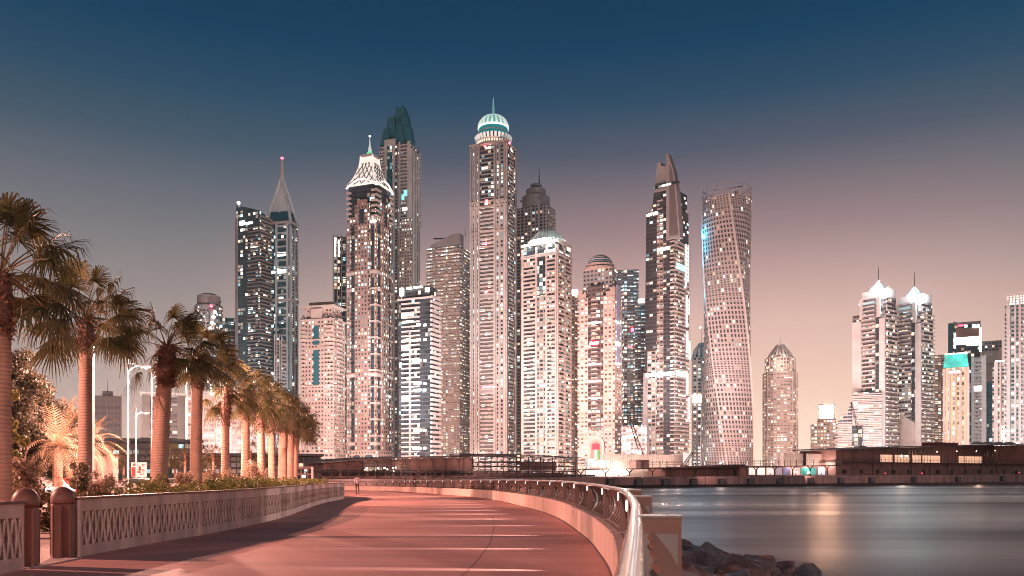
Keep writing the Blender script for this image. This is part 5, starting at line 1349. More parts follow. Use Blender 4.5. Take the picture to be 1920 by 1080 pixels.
# --- low and far buildings at the left, haze put into their paler walls and glass
t = Tower('grey office tower with vertical white ribs, between the second palm and the tall lamp', 560, 170, 228, d=24, cat='tower')
t.body(fac('hazed grey office glass', (.34,.27,.26), (.24,.20,.205), 4.5, 4.0, .8, .55, .10, 1.8, .4), 745); t.fmany('rib', PAL, [(169,171),(188,189),(200,201.2),(207,208.2),(213,214.2),(219,220.2),(226,228)], 741, 905, .8); t.body(GRY_M, 735, 746, 0, 4, 'roof_plant', 192, 212); t.spire('antenna', M['steel'], 202, 736, 708, .3)
t = Tower('pale twin-finned office tower with lit flat roof, behind the stout palm', 520, 268, 346, d=22, cat='tower')
t.body(fac('hazed office strips', (.38,.30,.285), (.24,.20,.20), 5, 3.6, .95, .5, .10, 1.8, .5), 747); t.fmany('fin', PAL, [(267,282),(301,316),(332,347)], 744, 905, 1.6); t.fslabs('lit_ledges', PAL, [(284,300),(318,331)], 750, 900, 5.4, 1.2, 1.0); t.bands('roof_slab', mat('lit roof slab', (.6,.5,.45), .6, var=0, emit=(1,.8,.7), estr=.5), [742], 1.0, 1.5)
t = Tower('far round topped tower with red beacon, rising behind the third palm crown', 900, 365, 418, d=36)
t.add(MB().lathe([(27*t.k,t.h(905)),(27*t.k,t.h(575)),(25*t.k,t.h(573))],22),'shaft',f_white); t.add(MB().lathe([(22*t.k,t.h(575)),(22*t.k,t.h(556)),(17*t.k,t.h(555)),(14*t.k,t.h(552))],20),'crown_ring',PAL); t.front('red_panel', GRY_M, 394, 402, 585, 640, 2.0); t.bead('beacon_light', M['red_lamp'], 396, 581, 1.8, cy=-t.d/2-6)
for y in (592,601,612,622,634,657): t.bead('floodlight', M['white_lamp'], 403-(y-592)*.3, y, 1.9, cy=-t.d/2-6)
t.add(MB().tube([(t.fx(410),0,t.h(573)),(t.fx(415),0,t.h(562))],.5,5),'roof_crane_arm',M['steel'])
t = Tower('teal glass block with lit ledges, just left of the slanted dark tower', 860, 412, 443, d=26); t.body(f_teal, 600); t.fslabs('lit_ledges', PAL, [(412,443)], 602, 900, 7.2, 1.2, .8)
t = Tower('wide grey office block behind the fourth palm', 600, 352, 432, d=30, cat='building', name='office_building', group=None); t.body(fac('office block flats', (.34,.27,.26), (.22,.18,.185), 4, 3.8, .8, .5, .18, 1.8, .5), 738); t.fmany('pier', PAL, [(351,354),(378,380),(405,407),(430,433)], 735, 905, .9); t.front('lit_edge', M['warm_lamp'], 350, 352, 690, 860, 1.0)
t = Tower('dim grey block behind the fifth and sixth palm crowns', 640, 430, 500, d=30, cat='building', name='office_building', group=None); t.body(fac('dim block flats', (.30,.24,.235), (.20,.17,.17), 4, 3.8, .8, .5, .14, 1.8, .5), 752); t.fmany('pier', PAL, [(429,432),(455,457),(480,482),(498,501)], 750, 905, .9)
t = Tower('long low mall with flat roof behind the distant palms', 420, 150, 372, d=40, cat='building', name='mall_building', group=None)
t.body(fac('mall glass', (.36,.27,.25), (.16,.12,.115), 3, 3.2, .8, .6, .14, 1.6, .4), 833); t.bands('roof_slab', PAL, [831], 1.6, 2); t.body(PAL, 822, 832, 0, 8, 'roof_block', 262, 330)
t = Tower('long low terrace block glittering behind the palm trunks', 400, 372, 600, d=30, cat='building', name='terrace_building', group=None)
t.body(fac('terrace lights', (.42,.30,.27), (.2,.14,.13), 2.6, 3.0, .8, .6, .10, 1.6, .55), 858); t.bands('roof_slab', PAL, [856], 1.2, 1.5)
# ------------------------------------------------------------------ quay across the water
M['quay'] = mat('stained quay concrete', (.56,.35,.31), .85, var=.3, scale=.6, stretch=(1,1,.3))
M['quay_dark'] = mat('wet quay foot', (.05,.035,.035), .4, var=.2)
M['rubber'] = mat('fender rubber', (.06,.065,.065), .7, var=.2, scale=2)
M['pav'] = mat('brown pavilion cladding', (.37,.20,.18), .7, var=.25, scale=.4)
M['pav_dark'] = mat('dark pavilion roof', (.22,.13,.12), .6, var=.2, scale=.3)
M['quay_steel'] = mat('brown black steel', (.10,.065,.06), .6, var=0)
M['opening'] = mat('dark opening', (.03,.02,.02), .6, var=0)
dv = Vector((147.6, 85, 0)).normalized(); nv = Vector((dv.y, -dv.x, 0))   # along the quay; towards the water
def Q(s, o=0.0, z=0.0):                              # s metres along the quay from its reference point, o metres inland
    p = Vector((38, 211, 0)) + dv*s - nv*o; return Vector((p.x, p.y, z))
def s_of(xpx, o=0.0):                                # where a sight line through a picture column meets a line parallel to the quay
    b = Vector((38, 211, 0)) - nv*o; k = (xpx-960)/F
    return (k*b.y-b.x)/(dv.x-k*dv.y)
def qzs(s): return qz(min(211+dv.y*s, 330))
def qbox(m, s0, s1, o0, o1, z0, z1):
    b = len(m.v)
    for z in (z0, z1):
        for s, o in ((s0,o0),(s1,o0),(s1,o1),(s0,o1)): m.v.append(tuple(Q(s,o,z)))
    for q in ((0,3,2,1),(4,5,6,7),(0,1,5,4),(1,2,6,5),(2,3,7,6),(3,0,4,7)): m.f.append(tuple(b+i for i in q))
def qbox2(m, s0, s1, o0, o1, z0, za, zb):             # sloping top from za to zb
    b = len(m.v)
    for s, o, z in ((s0,o0,z0),(s1,o0,z0),(s1,o1,z0),(s0,o1,z0),(s0,o0,za),(s1,o0,zb),(s1,o1,zb),(s0,o1,za)): m.v.append(tuple(Q(s,o,z)))
    for q in ((0,3,2,1),(4,5,6,7),(0,1,5,4),(1,2,6,5),(2,3,7,6),(3,0,4,7)): m.f.append(tuple(b+i for i in q))
qw = thing('quay_wall', 'long reddish concrete quay wall with panel joints across the water', 'quay wall', tuple(Q(60,0,-2)))
m = MB()
for k in range(60):
    s0 = -170+k*11.0; qbox2(m, s0+.12, s0+10.88, -.45, 1.2, -1.3, qzs(s0), qzs(s0+11))
m.build('wall_panels', M['quay'], qw); qw.children[-1].location = -qw.location
m = MB(); qbox(m, -170, 490, -.2, 1.0, -4, -1.25); o = m.build('wet_foot', M['quay_dark'], qw, world=True)
m = MB(); qbox2(m, -170, 490, -.25, 1.1, -1.3, qzs(-170)-.05, qzs(490)-.05); m.build('joint_backing', M['quay_dark'], qw, world=True)
fx_ = [1141,1193,1244,1296,1349,1403,1458,1516,1572,1630,1709,1792,1876]
fp = None
for k, x in enumerate(fx_):
    s = s_of(x); z = qzs(s)
    if fp is None:
        fp = thing('quay_fender', 'square black rubber fender hung on the quay wall', 'fender', tuple(Q(s,-.5,0)), math.atan2(dv.y,dv.x), group='fenders along the quay wall')
        MB().box(-1.1,1.1,-.75,.12,-1.45,.30).build('pad', M['rubber'], fp); MB().box(-.9,.9,-.80,-.752,-1.2,.1).build('face_plate', M['steel'], fp)
    else: dup(fp, tuple(Q(s,-.5,z-.95)), math.atan2(dv.y,dv.x))

# ------------------------------------------------------------------ left pavilion with sweeping roof
def pavilion(label, xa, xb, o, depth, zr_a, zr_b, zf, ncol, lit, loc_s, roof_over=(2.5,1.0), nwin=14, roof_pts=None):
    sa, sb = s_of(xa, o), s_of(xb, o); z0 = min(qzs(sa), qzs(sb))-.3
    r = thing('waterfront_pavilion', label, 'pavilion', tuple(Q((sa+sb)/2, o, z0)), group='pavilions on the quay')
    B = lambda m, n, mt, p=r: m.build(n, mt, p, world=(p is r))
    m = MB(); qbox(m, sa, sb, o+1.0, o+depth, z0, zf); B(m,'ground_floor',M['pav'])
    m = MB(); qbox(m, sa-.6, sb+.6, o-1.6, o+depth, zf, zf+.28); B(m,'floor_slab',M['quay_steel'])
    zroof = lambda u: next((za+(zb-za)*(u-u0)/(u1-u0) for (u0,za),(u1,zb) in zip(roof_pts,roof_pts[1:]) if u0 <= u <= u1), roof_pts[-1][1])
    # upper storey: solid ends, open glazed middle
    lo, hi = lit
    m = MB(); qbox2(m, sa+.4, sa+(sb-sa)*lo, o+1.2, o+depth, zf+.28, zroof(.04)-.35, zroof(lo)-.35); B(m,'upper_floor',M['pav']); m = MB(); qbox2(m, sa+(sb-sa)*hi, sb-.4, o+1.2, o+depth, zf+.28, zroof(hi)-.35, zroof(.99)-.35); B(m,'upper_floor',M['pav'])
    m = MB(); qbox2(m, sa+(sb-sa)*lo, sa+(sb-sa)*hi, o+depth-.4, o+depth, zf+.28, zroof(lo)-.1, zroof(hi)-.1); B(m,'back_wall',M['pav_dark'])
    # roof sheet with a real thickness, rising along its length
    m = MB(); n = len(roof_pts)-1
    for (u0, za), (u1, zb) in zip(roof_pts, roof_pts[1:]):
        s0, s1 = sa-roof_over[0]+(sb-sa+roof_over[0]+roof_over[1])*u0, sa-roof_over[0]+(sb-sa+roof_over[0]+roof_over[1])*u1
        b = len(m.v)
        for s, z in ((s0,za),(s1,zb)):
            for oo, dz in ((o-3.2,-.28),(o-3.2,0),(o+depth+1,.35),(o+depth+1,.05)): m.v.append(tuple(Q(s,oo,z+dz)))
        for q in ((0,1,5,4),(1,2,6,5),(2,3,7,6),(3,0,4,7),(0,3,2,1),(4,5,6,7)): m.f.append(tuple(b+i for i in q))
    B(m,'roof',M['pav_dark'])
    for k in range(ncol):                             # branching columns under the deck and the roof
        u = (k+.5)/ncol; s = sa+(sb-sa)*u
        m = MB(); m.bar(Q(s,o-1.2,z0),Q(s,o-1.2,zf-.5),.22,.22,up=dv)
        m.bar(Q(s,o-1.2,zf-.9),Q(s-.9,o-1.2,zf),.15,.15,up=dv); m.bar(Q(s,o-1.2,zf-.9),Q(s+.9,o-1.2,zf),.15,.15,up=dv)
        m.bar(Q(s,o-1.3,zf+.28),Q(s,o-1.3,zroof(u)-.3),.14,.14,up=dv)
        m.bar(Q(s,o-1.3,zroof(u)-1.2),Q(s+1.5,o-2.4,zroof(u)-.25),.10,.10); m.bar(Q(s,o-1.3,zroof(u)-1.2),Q(s-1.5,o-2.4,zroof(u)-.25),.10,.10)
        B(m,'column',M['quay_steel'])
    m = MB()
    for k in range(ncol*5): s = sa+(sb-sa)*(k+.5)/(ncol*5); m.bar(Q(s,o-1.5,zf+.28),Q(s,o-1.5,zf+1.35),.05,.05,up=dv)
    for zz in (.55,.9,1.35): m.bar(Q(sa,o-1.5,zf+zz),Q(sb,o-1.5,zf+zz),.06,.06)
    B(m,'balustrade',M['quay_steel'])
    for k in range(nwin):
        s = sa+(sb-sa)*(k+.5)/nwin; m = MB(); ww = .7 if k%3 else 1.1; qbox(m, s-ww, s+ww, o+.93, o+1.05, z0+.9, z0+2.2); w_ = B(m,'window',M['opening'])
    m = MB()
    for k in range(int((hi-lo)*80)): s = sa+(sb-sa)*(lo+(hi-lo)*(k+.5)/int((hi-lo)*80)); m.bar(Q(s,o+1.3,zf+.28),Q(s,o+1.3,zroof(lo)-.3),.07,.07,up=dv)
    for zz in (1.2,2.0): m.bar(Q(sa+(sb-sa)*lo,o+1.3,zf+zz),Q(sa+(sb-sa)*hi,o+1.3,zf+zz),.07,.07)
    B(m,'glazing_bars',M['quay_steel'])
    return r, sa, sb, z0, B
zr = lambda y, x, o: pz(y, Q(s_of(x,o),o).y)
oL = 10.0
RP = [(0, zr(866.5,597,oL)), (.33, zr(858.5,690,oL)), (.66, zr(856.5,790,oL)), (1.0, zr(854.5,890,oL))]
r, sa, sb, z0, B = pavilion('long dark two-storey pavilion with sweeping roof, beyond the far bend of the deck', 606, 892, oL, 14, RP[0][1]-.2, RP[-1][1], zr(886,740,oL), 11, (.26,.56), 0, roof_pts=RP, nwin=18)
for k in range(26):
    u = .27+.285*random.Random(k).random(); s = sa+(sb-sa)*u; zz = RP[0][1]-2.6+random.Random(k+50).random()*1.6
    m = MB(); c = Q(s, oL+6+random.Random(k+9).random()*6, zz); m.box(c.x-.18,c.x+.18,c.y-.18,c.y+.18,c.z-.14,c.z+.14); m.build('hall_lamp', M['warm_lamp'], r, world=True)
m = MB()
for k in range(8): qbox(m, sa+(sb-sa)*(.26+.03*k), sa+(sb-sa)*(.283+.03*k), oL+13.45, oL+13.55, RP[0][1]-2.9, RP[0][1]-1.0)
m.build('lit_rear_glazing', mat('lit rear glazing', (.5,.45,.4), .4, var=.6, scale=.9, emit=(1,.80,.62), estr=.5), r, world=True)
point('pavilion_hall_light', tuple(Q(sa+(sb-sa)*.4, oL+7, RP[0][1]-1.2)), 900, (1,.75,.6), .3)
# open steel frame being built beside it
o2 = 11.0; s0, s1 = s_of(893,o2), s_of(1075,o2)
fr = thing('steel_frame', 'unfinished open steel frame with slanting roof rails beside the dark pavilion', 'steel frame', tuple(Q((s0+s1)/2,o2,.8)))
zA, zB_, zF = zr(853,950,o2), zr(859,1070,o2), zr(884,980,o2)
m = MB()
for k in range(9):
    s = s0+(s1-s0)*k/8; zt = zA+(zB_-zA)*max(0,(k-3)/5)
    for oo in (o2-1, o2+9): MB().bar(Q(s,oo,.5),Q(s,oo,zt-.2),.20,.20,up=dv).build('post', M['quay_steel'], fr, world=True)
m = MB()
for zz in (0,.45,.85): 
    for oo in (o2-2.5, o2+3, o2+9): m.bar(Q(s0-3,oo,zA-zz*.6+.1*oo/12),Q(s0+(s1-s0)*.4,oo,zA-zz*.6+.2),.16,.16); m.bar(Q(s0+(s1-s0)*.4,oo,zA-zz*.6+.2),Q(s1+2,oo,zB_-zz*.8),.16,.16)
for k in range(22): s = s0+(s1-s0)*k/21; zt = zA+(zB_-zA)*max(0,(k/21-.4)/.6); m.bar(Q(s,o2-2.6,zt),Q(s,o2+9,zt+.4),.12,.12)
m.build('roof_rails', M['steel'], fr, world=True)
m = MB()
for zz in (zF, zF+1.3, zF+2.4, zF-1.2): m.bar(Q(s0,o2-1,zz),Q(s1,o2-1,zz),.18,.22); m.bar(Q(s0,o2+9,zz),Q(s1,o2+9,zz),.18,.22)
for k in range(7): s = s0+(s1-s0)*(.2+.11*k); m.bar(Q(s,o2-1,zF+.2),Q(s+3,o2-1,zF+2.4),.10,.10); m.bar(Q(s,o2-1,.8),Q(s+2.5,o2-1,zF),.10,.10)
m.build('beams_and_braces', M['quay_steel'], fr, world=True)
m = MB(); qbox(m, s0, s0+(s1-s0)*.93, o2+2, o2+8, .6, zF-.2); qbox(m, s0+(s1-s0)*.55, s0+(s1-s0)*.86, o2+2, o2+6, zF+.2, zF+2.6); m.build('inner_rooms', M['pav'], fr, world=True)
# raised walkway with railing
o3 = 6.0; s0, s1 = s_of(1072,o3), s_of(1572,o3); zw0, zw1 = zr(880,1072,o3), zr(872,1572,o3)
wk = thing('raised_walkway', 'thin raised walkway with black railing running along the quay between the two pavilions', 'walkway', tuple(Q((s0+s1)/2,o3,.9)))
m = MB(); b = 0
for s, z in ((s0,zw0),(s1,zw1)):
    for oo, dz in ((o3-1,-.25),(o3-1,0),(o3+3.5,0),(o3+3.5,-.25)): m.v.append(tuple(Q(s,oo,z+dz)))
for q in ((0,1,5,4),(1,2,6,5),(2,3,7,6),(3,0,4,7),(0,3,2,1),(4,5,6,7)): m.f.append(q)
m.build('deck_slab', M['quay_steel'], wk, world=True)
nP_ = 40; m = MB()
for k in range(nP_+1):
    s = s0+(s1-s0)*k/nP_; z = zw0+(zw1-zw0)*k/nP_; m.bar(Q(s,o3-.9,z),Q(s,o3-.9,z+1.75),.09 if k%4 else .16,.09 if k%4 else .16,up=dv)
for dz in (1.75,1.45,.9): m.bar(Q(s0,o3-.9,zw0+dz),Q(s1,o3-.9,zw1+dz),.06,.06)
m.build('walkway_railing', M['quay_steel'], wk, world=True)
for k in range(13):
    s = s0+(s1-s0)*(k+.4)/13; z = zw0+(zw1-zw0)*(k+.4)/13-.25; m = MB()
    m.bar(Q(s,o3+.5,qzs(s)-.3),Q(s,o3+.5,z-.7),.28,.28,up=dv); m.bar(Q(s,o3+.5,z-.9),Q(s-1.1,o3+.5,z),.2,.2,up=dv); m.bar(Q(s,o3+.5,z-.9),Q(s+1.1,o3+.5,z),.2,.2,up=dv)
    m.build('column', M['quay_steel'], wk, world=True)
# brown store rooms under the walkway
sa_, sb_ = s_of(1248,o3+1.5), s_of(1398,o3+1.5); r = thing('store_building', 'low reddish brown store under the walkway, its small door at the right', 'building', tuple(Q((sa_+sb_)/2,o3+1.5,.9)))
m = MB(); qbox2(m, sa_, sb_, o3+1.5, o3+9, .6, zr(876,1248,o3+1.5), zr(872,1398,o3+1.5)+.2); m.build('wall', mat('brown store wall', (.22,.105,.09), .8, var=.25, scale=.4), r, world=True)
m = MB(); sd_ = s_of(1379,o3+1.5); qbox(m, sd_-.7, sd_+.7, o3+1.42, o3+1.52, .9, 2.6); m.build('door', M['opening'], r, world=True)
for xx in (1275,1307,1340,1371): m = MB(); s = s_of(xx,o3+1.5); m.bar(Q(s,o3+1.4,.8),Q(s,o3+1.4,3.0),.14,.14,up=dv); m.build('pilaster', M['pav'], r, world=True)
# dark cabin on the walkway
sa_, sb_ = s_of(1188,o3+.6), s_of(1213,o3+.6); r = thing('site_cabin', 'small dark site cabin standing on the walkway left of the pale hoarding', 'cabin', tuple(Q((sa_+sb_)/2,o3+1,zw0)))
m = MB(); zc_ = zw0+(zw1-zw0)*.24; qbox(m, sa_, sb_, o3-.3, o3+2.2, zc_, zc_+2.1); m.build('body', M['pav'], r, world=True); m = MB(); qbox(m, sa_-.3, sb_+.3, o3-.5, o3+2.4, zc_+2.1, zc_+2.25); m.build('roof', M['opening'], r, world=True)
# corrugated hoardings
def corr():
    m = mat('pale corrugated sheet', (.60,.48,.43), .6, var=.08, scale=.5)
    return m
M['corr'] = corr()
def hoarding(label, xa, xb, o, yt, yb):
    a, b = s_of(xa,o), s_of(xb,o); za, zb = zr(yb,(xa+xb)/2,o), zr(yt,(xa+xb)/2,o); n = max(4, int((b-a)/.75))
    m = MB()
    for k in range(n): s = a+(b-a)*k/n; w = (b-a)/n; qbox(m, s, s+w*.55, o-.12, o+.1, .5, zb); qbox(m, s+w*.55, s+w, o, o+.1, .5, zb-.02)
    o_ = m.build('corrugated_hoarding', M['corr']); tag(o_, label, 'hoarding', 'corrugated hoardings behind the walkway')
hoarding('wide pale corrugated hoarding behind the site cabin, left of the twisted tower', 1132, 1282, 17, 852, 885)
hoarding('corrugated hoarding right of the round tower, directly behind the walkway railing', 1470, 1506, 18, 850, 885); hoarding('corrugated hoarding between the light box block and the right pavilion', 1512, 1568, 16, 851, 885)
a, b = s_of(1281,17), s_of(1293,17); m = MB(); qbox(m, a, b, 16.6, 17.2, .6, zr(849,1287,17)); tag(m.build('white_gate_panel', mat('glowing white panel', (.85,.8,.75), .6, var=.05, emit=(1,.85,.78), estr=.7)), 'bright white panel at the right end of the wide corrugated hoarding', 'panel')  # floodlight on the panel is put in as glow
# lit shops seen under the walkway
sh = thing('shopfront_row', 'row of bright shop windows with teal and blue panels under the walkway', 'shopfront', tuple(Q(s_of(1480,o3+8),o3+8,.9)))
def shopwin(xa, xb, col, e, y0=877, y1=890):
    a, b = s_of(xa,o3+8), s_of(xb,o3+8); m = MB(); qbox(m, a, b, o3+7.9, o3+8.0, zr(y1,(xa+xb)/2,o3+8), zr(y0,(xa+xb)/2,o3+8)); m.build('lit_window', mat('shop window glow', col, .4, var=.5, scale=.5, emit=col, estr=e), sh, world=True)
for xa, xb, c, e in ((1404,1418,(1,.86,.76),.9),(1420,1434,(1,.88,.8),1),(1437,1452,(1,.8,.7),.8),(1454,1466,(.55,.4,.45),.5),(1468,1480,(.2,.2,.35),.3),(1482,1500,(.8,.55,.5),.6),(1502,1530,(.10,.50,.45),.35),(1534,1546,(.6,.7,.8),.7),(1548,1566,(.12,.15,.32),.4)): shopwin(xa, xb, c, e)
a, b = s_of(1400,o3+8), s_of(1570,o3+8); m = MB(); qbox(m, a, b, o3+8.02, o3+14, .6, zr(874,1480,o3+8)); m.build('wall', M['pav'], sh, world=True)
# right pavilion
oR = 9.0
RP = [(0, zr(843,1566,oR)), (.25, zr(836.5,1660,oR)), (.55, zr(833.5,1780,oR)), (1.0, zr(830,1960,oR))]
r, sa, sb, z0, B = pavilion('big dark two-storey pavilion with flat overhanging roof at the right, lamps shining through its frame', 1572, 1985, oR, 16, zr(846,1620,oR), zr(842,1900,oR), zr(869,1740,oR), 13, (.17,.86), 0, roof_pts=RP, nwin=16, roof_over=(3.0,1))
zf_ = zr(869,1740,oR)
for (xa, xb) in ((1648,1675),(1680,1706),(1712,1728),(1732,1764),(1800,1843)):
    a, b = s_of(xa,oR+15), s_of(xb,oR+15); m = MB(); qbox(m, a, b, oR+15.3, oR+15.5, zf_+.3, zf_+3.4); m.build('lit_rear_glazing', mat('lit orange glazing', (.6,.4,.3), .4, var=.9, scale=.8, emit=(1,.55,.36), estr=1.0), r, world=True)
for k, (xx, yy, rr_) in enumerate(((1690,855,.42),(1700,855,.32),(1757,847,.18),(1794,846,.16),(1831,846,.2),(1866,845,.15))):
    c = at(xx,yy,Q(s_of(xx,oR+4),oR+4).y); m = MB(); m.lathe([(.02,c.z-rr_),(rr_,c.z-rr_*.5),(rr_,c.z+rr_*.5),(.02,c.z+rr_)],10,c.x,c.y); m.build('hall_lamp', M['white_lamp'] if k < 2 else M['warm_lamp'], r, world=True)
c = at(1692,856,Q(s_of(1692,oR+4),oR+3).y); point('pavilion_hall_light', tuple(c), 2600, (1,.78,.62), .4); c = at(1835,856,Q(s_of(1835,oR+4),oR+3).y); point('pavilion_hall_light', tuple(c), 1200, (1,.6,.42), .4)
a, b = s_of(1753,oR+3), s_of(1792,oR+3); m = MB(); zt_ = zr(830,1772,oR+3); qbox(m, a, b, oR+2, oR+8, zt_-1.4, zt_); tag(m.build('roof_box', mat('red roof box', (.25,.035,.03), .6, var=.15)), 'red box standing on the roof of the right pavilion', 'roof box')
for xx in (1832,1852,1872,1892):
    c = at(xx,831,Q(s_of(xx,oR+6),oR+6).y); m = MB(); m.lathe([(2.3,c.z-.3),(1.9,c.z+.25),(.8,c.z+.55),(.05,c.z+.6)],10,c.x,c.y); tag(m.build('roof_skylight', M['corr']), 'pale domed skylight on the roof of the right pavilion', 'skylight', 'domed skylights on the right pavilion roof')
for xx, lab in ((1660,'small red warning lamp on the quay below the bright hall lamp'),(1729,'small red warning lamp on the quay edge, middle of the right pavilion'),(1911,'small red warning lamp on the quay near the right edge')):
    s = s_of(xx,1.5); q = Q(s,1.5,qzs(s)); r2 = thing('warning_lamp', lab, 'lamp', tuple(q), group='red lamps on the quay'); MB().tube([(0,0,-.1),(0,0,.55)],.05,6).build('post',M['steel'],r2); MB().lathe([(.02,.5),(.14,.56),(.14,.72),(.02,.8)],8).build('lens',M['red_lamp'],r2)

# ------------------------------------------------------------------ floodlights on the far shore, those on the quay, and added ones aimed at the towers
FL = []
def flood(label, x, y, D, P, aim, col=(1,.72,.60), size=.55, lit=True, spread=150, mat_='white_lamp'):
    c = at(x,y,D); zb = gtop(D) if D > 150 else gtop(D)
    r = thing('floodlight_mast', label, 'floodlight', (c.x, c.y, zb), group='floodlights on the far shore')
    H = c.z-zb; MB().tube([(0,0,-.1),(0,0,max(.3,H-.1))],[.14,.08],7).build('mast', M['steel'], r)
    a = Vector(aim); sg = 1 if a.y > D else -1
    m = MB(); m.box(-size,size,-.12,.12,H-size*.5,H+size*.5); hd = m.build('lamp_box', M['steel'], r)
    m = MB(); y_ = -.14; m.box(-size*.9,size*.9,y_,y_+.018,H-size*.42,H+size*.42); m.build('lens', M[mat_], hd)
    if P: point('flood_beam', (c.x, c.y+sg*.4, c.z), P, col, .5, (aim, R(spread), .6))
for k, (x, y, D, lab) in enumerate([(1098,868,236,'low floodlight left of the brightest quay lights'),(1118,885,228,'floodlight on the quay left of the brightest cluster'),(1160,884,224,'brightest floodlight on the quay in front of the domed hotel'),(1150,889,222,'low floodlight just under the brightest one'),(1170,889,222,'low floodlight right of the brightest one'),(1130,889,222,'small low floodlight between the quay lights'),(1352,868,232,'floodlight over the brown store roof'),(1444,884,240,'first floodlight under the walkway right of the store'),(1492,885,243,'second floodlight under the walkway'),(1516,886,245,'third floodlight under the walkway, before the teal panel'),(1540,884,247,'fourth floodlight under the walkway, near the right pavilion'),(569,893,150,'star bright lamp low between the last palms and the left pavilion')]):
    flood(lab, x, y, D, (600 if k in (2,6) else 0), (px(x,D), D-60, -3), size=.9 if k == 2 else (.7 if k in (0,1,3,4) else .45))
for k, x in enumerate([560,690,800,915,1030,1130,1245,1365,1465,1560,1640,1730,1800,1890]):  # added masts and beams to light the tower facades
    flood(['added floodlight before the beige gabled tower','added floodlight before the lattice crowned tower','added floodlight before the dark mid-height tower','added floodlight before the tallest tower','added floodlight before the tent crowned tower','added floodlight before the domed hotel','added floodlight before the dark blade tower','added floodlight before the twisted tower','added floodlight before the round tower','added floodlight before the light box block','added floodlight before the nearer twin tower','added floodlight before the farther twin tower','added floodlight before the golden hotel','added floodlight before the right edge tower'][k], x-110, 866, 520, 1150000*[.9,1.0,.7,.9,.95,1.1,.30,.7,1,.9,.45,.42,.7,.8][k], (px(x,520)*1.42, 745, 70), col=(1,.64,.56), spread=125)
for k, x in enumerate([180,300,420]):  # added masts to brighten the low blocks at the left
    flood(['added floodlight before the grey ribbed office','added floodlight before the twin-finned office','added floodlight before the low terrace block'][k], x, 880, 440 if k < 2 else 330, (260000 if k < 2 else 4000), (px(x,440)*1.2, 560, 35), col=(1,.72,.64), spread=110)

wy = thing('glare_panels', 'added glowing panels standing in for lamp glare on the quay before the domed hotel', 'glow panel', tuple(Q(s_of(1150,14),14,.9)))
for k, (xa, xb, ya, yb, st) in enumerate(((1102,1116,860,876,1.0),(1118,1128,864,876,1.6),(1131,1142,863,877,1.3),(1106,1121,881,890,1.6),(1124,1144,880,893,2.2),(1147,1153,880,893,2.4),(1155,1168,876,891,5),(1170,1180,880,890,2.0))):  # added glowing boxes in place of glare, not real sheds
    a, b = s_of(xa,14+k*.3), s_of(xb,14+k*.3); m = MB(); qbox(m, a, b, 14+k*.3, 16+k*.3, zr(yb,(xa+xb)/2,14), zr(ya,(xa+xb)/2,14)); m.build('glare_panel', mat('glare panel glow', (.8,.75,.7), .6, var=.3, scale=.8, emit=(1,.80,.68), estr=st*.75), wy, world=True)
point('quay_cluster_light', tuple(Q(s_of(1160,5),3.5,4.2)), 6000, (1,.8,.7), .4)
for k, (x, y, D, P) in enumerate(((1444,880,232,700),(1516,880,238,700),(1650,878,232,900),(1760,876,240,900),(1880,876,250,900),(1340,866,215,700),(569,890,145,900),(690,880,165,900),(800,880,180,900),(920,880,190,900))):  # added spots to lift the quay fronts, no lamp bodies of their own
    c_ = at(x, y, D); point('quay_fill_spot', tuple(c_), P*1.4, (1,.62,.54), .3, ((c_.x*1.1, c_.y+30, 4), R(165), .3))
for x in (1140,1175,1210,1245,1272,1488,1520,1548):  # added lights to brighten the hoardings, no lamps stand here
    q = Q(s_of(x,12.5), 12.5, 5.0); point('hoarding_fill', tuple(q), 900, (1,.74,.64), .3)
for k, (x, D, P, z) in enumerate(((1306,700,70000,90),(452,702,420000,190),(505,705,420000,230),(690,600,600000,260),(765,600,700000,290),(900,600,700000,290),(1010,600,450000,260),(1240,600,500000,240),(1330,600,500000,200),(1660,600,500000,150),(1860,600,500000,150))):  # added beams washing the upper facades, without lamp bodies
    point('added_cool_wash', (px(x,D), D, 14), P, (.80,.95,1), .5, ((px(x,D)*1.42, D+260, z), R(60), .8))
# ------------------------------------------------------------------ cranes and road things
def boom(label, p, q, w, m_, extra=None):
    p, q = Vector(p), Vector(q); r = thing('crane', label, 'crane', tuple(p), group='construction cranes'); d = q-p; n = 14
    sd = Vector((1,0,0)) if abs(d.normalized().x) < .8 else Vector((0,0,1)); sd = (sd-d.normalized()*sd.dot(d.normalized())).normalized(); up = d.normalized().cross(sd)
    m = MB()
    for i, j in ((-1,-1),(1,-1),(1,1),(-1,1)): m.bar(sd*w*i+up*w*j, d+sd*w*i*.6+up*w*j*.6, w*.22, w*.22)
    for k in range(n):
        a, b = d*(k/n), d*((k+1)/n); s_ = 1 if k%2 else -1
        m.bar(a+sd*w*s_+up*-w, b-sd*w*s_+up*-w, w*.15, w*.15); m.bar(a+sd*w*s_+up*w, b-sd*w*s_+up*w, w*.15, w*.15)
    m.build('lattice_boom', m_, r)
    m = MB(); m.box(-w*3,w*3,-w*2.5,w*2.5,-2.2,.4); m.build('cab', M['pav'], r)
    m = MB(); m.bar(d, (d.x*.1, d.y, -1.5), .06, .06); m.bar(d, (d.x+.5,d.y,d.z*.35), .05,.05); m.build('cables', M['quay_steel'], r)
    return r
boom('yellow lattice crane boom leaning left in front of the dark blade tower', at(1204,856,420), at(1176,770,420), .9, mat('yellow crane paint', (.40,.26,.10), .6, var=.1))
boom('slim white crane boom leaning left before the terraced wing', at(1617,838,400), at(1596,754,400), .5, M['corr'])
r = boom('short dark excavator arm raised beside the white gate panel', at(1281,874,231), at(1299,848,231), .38, M['opening'])
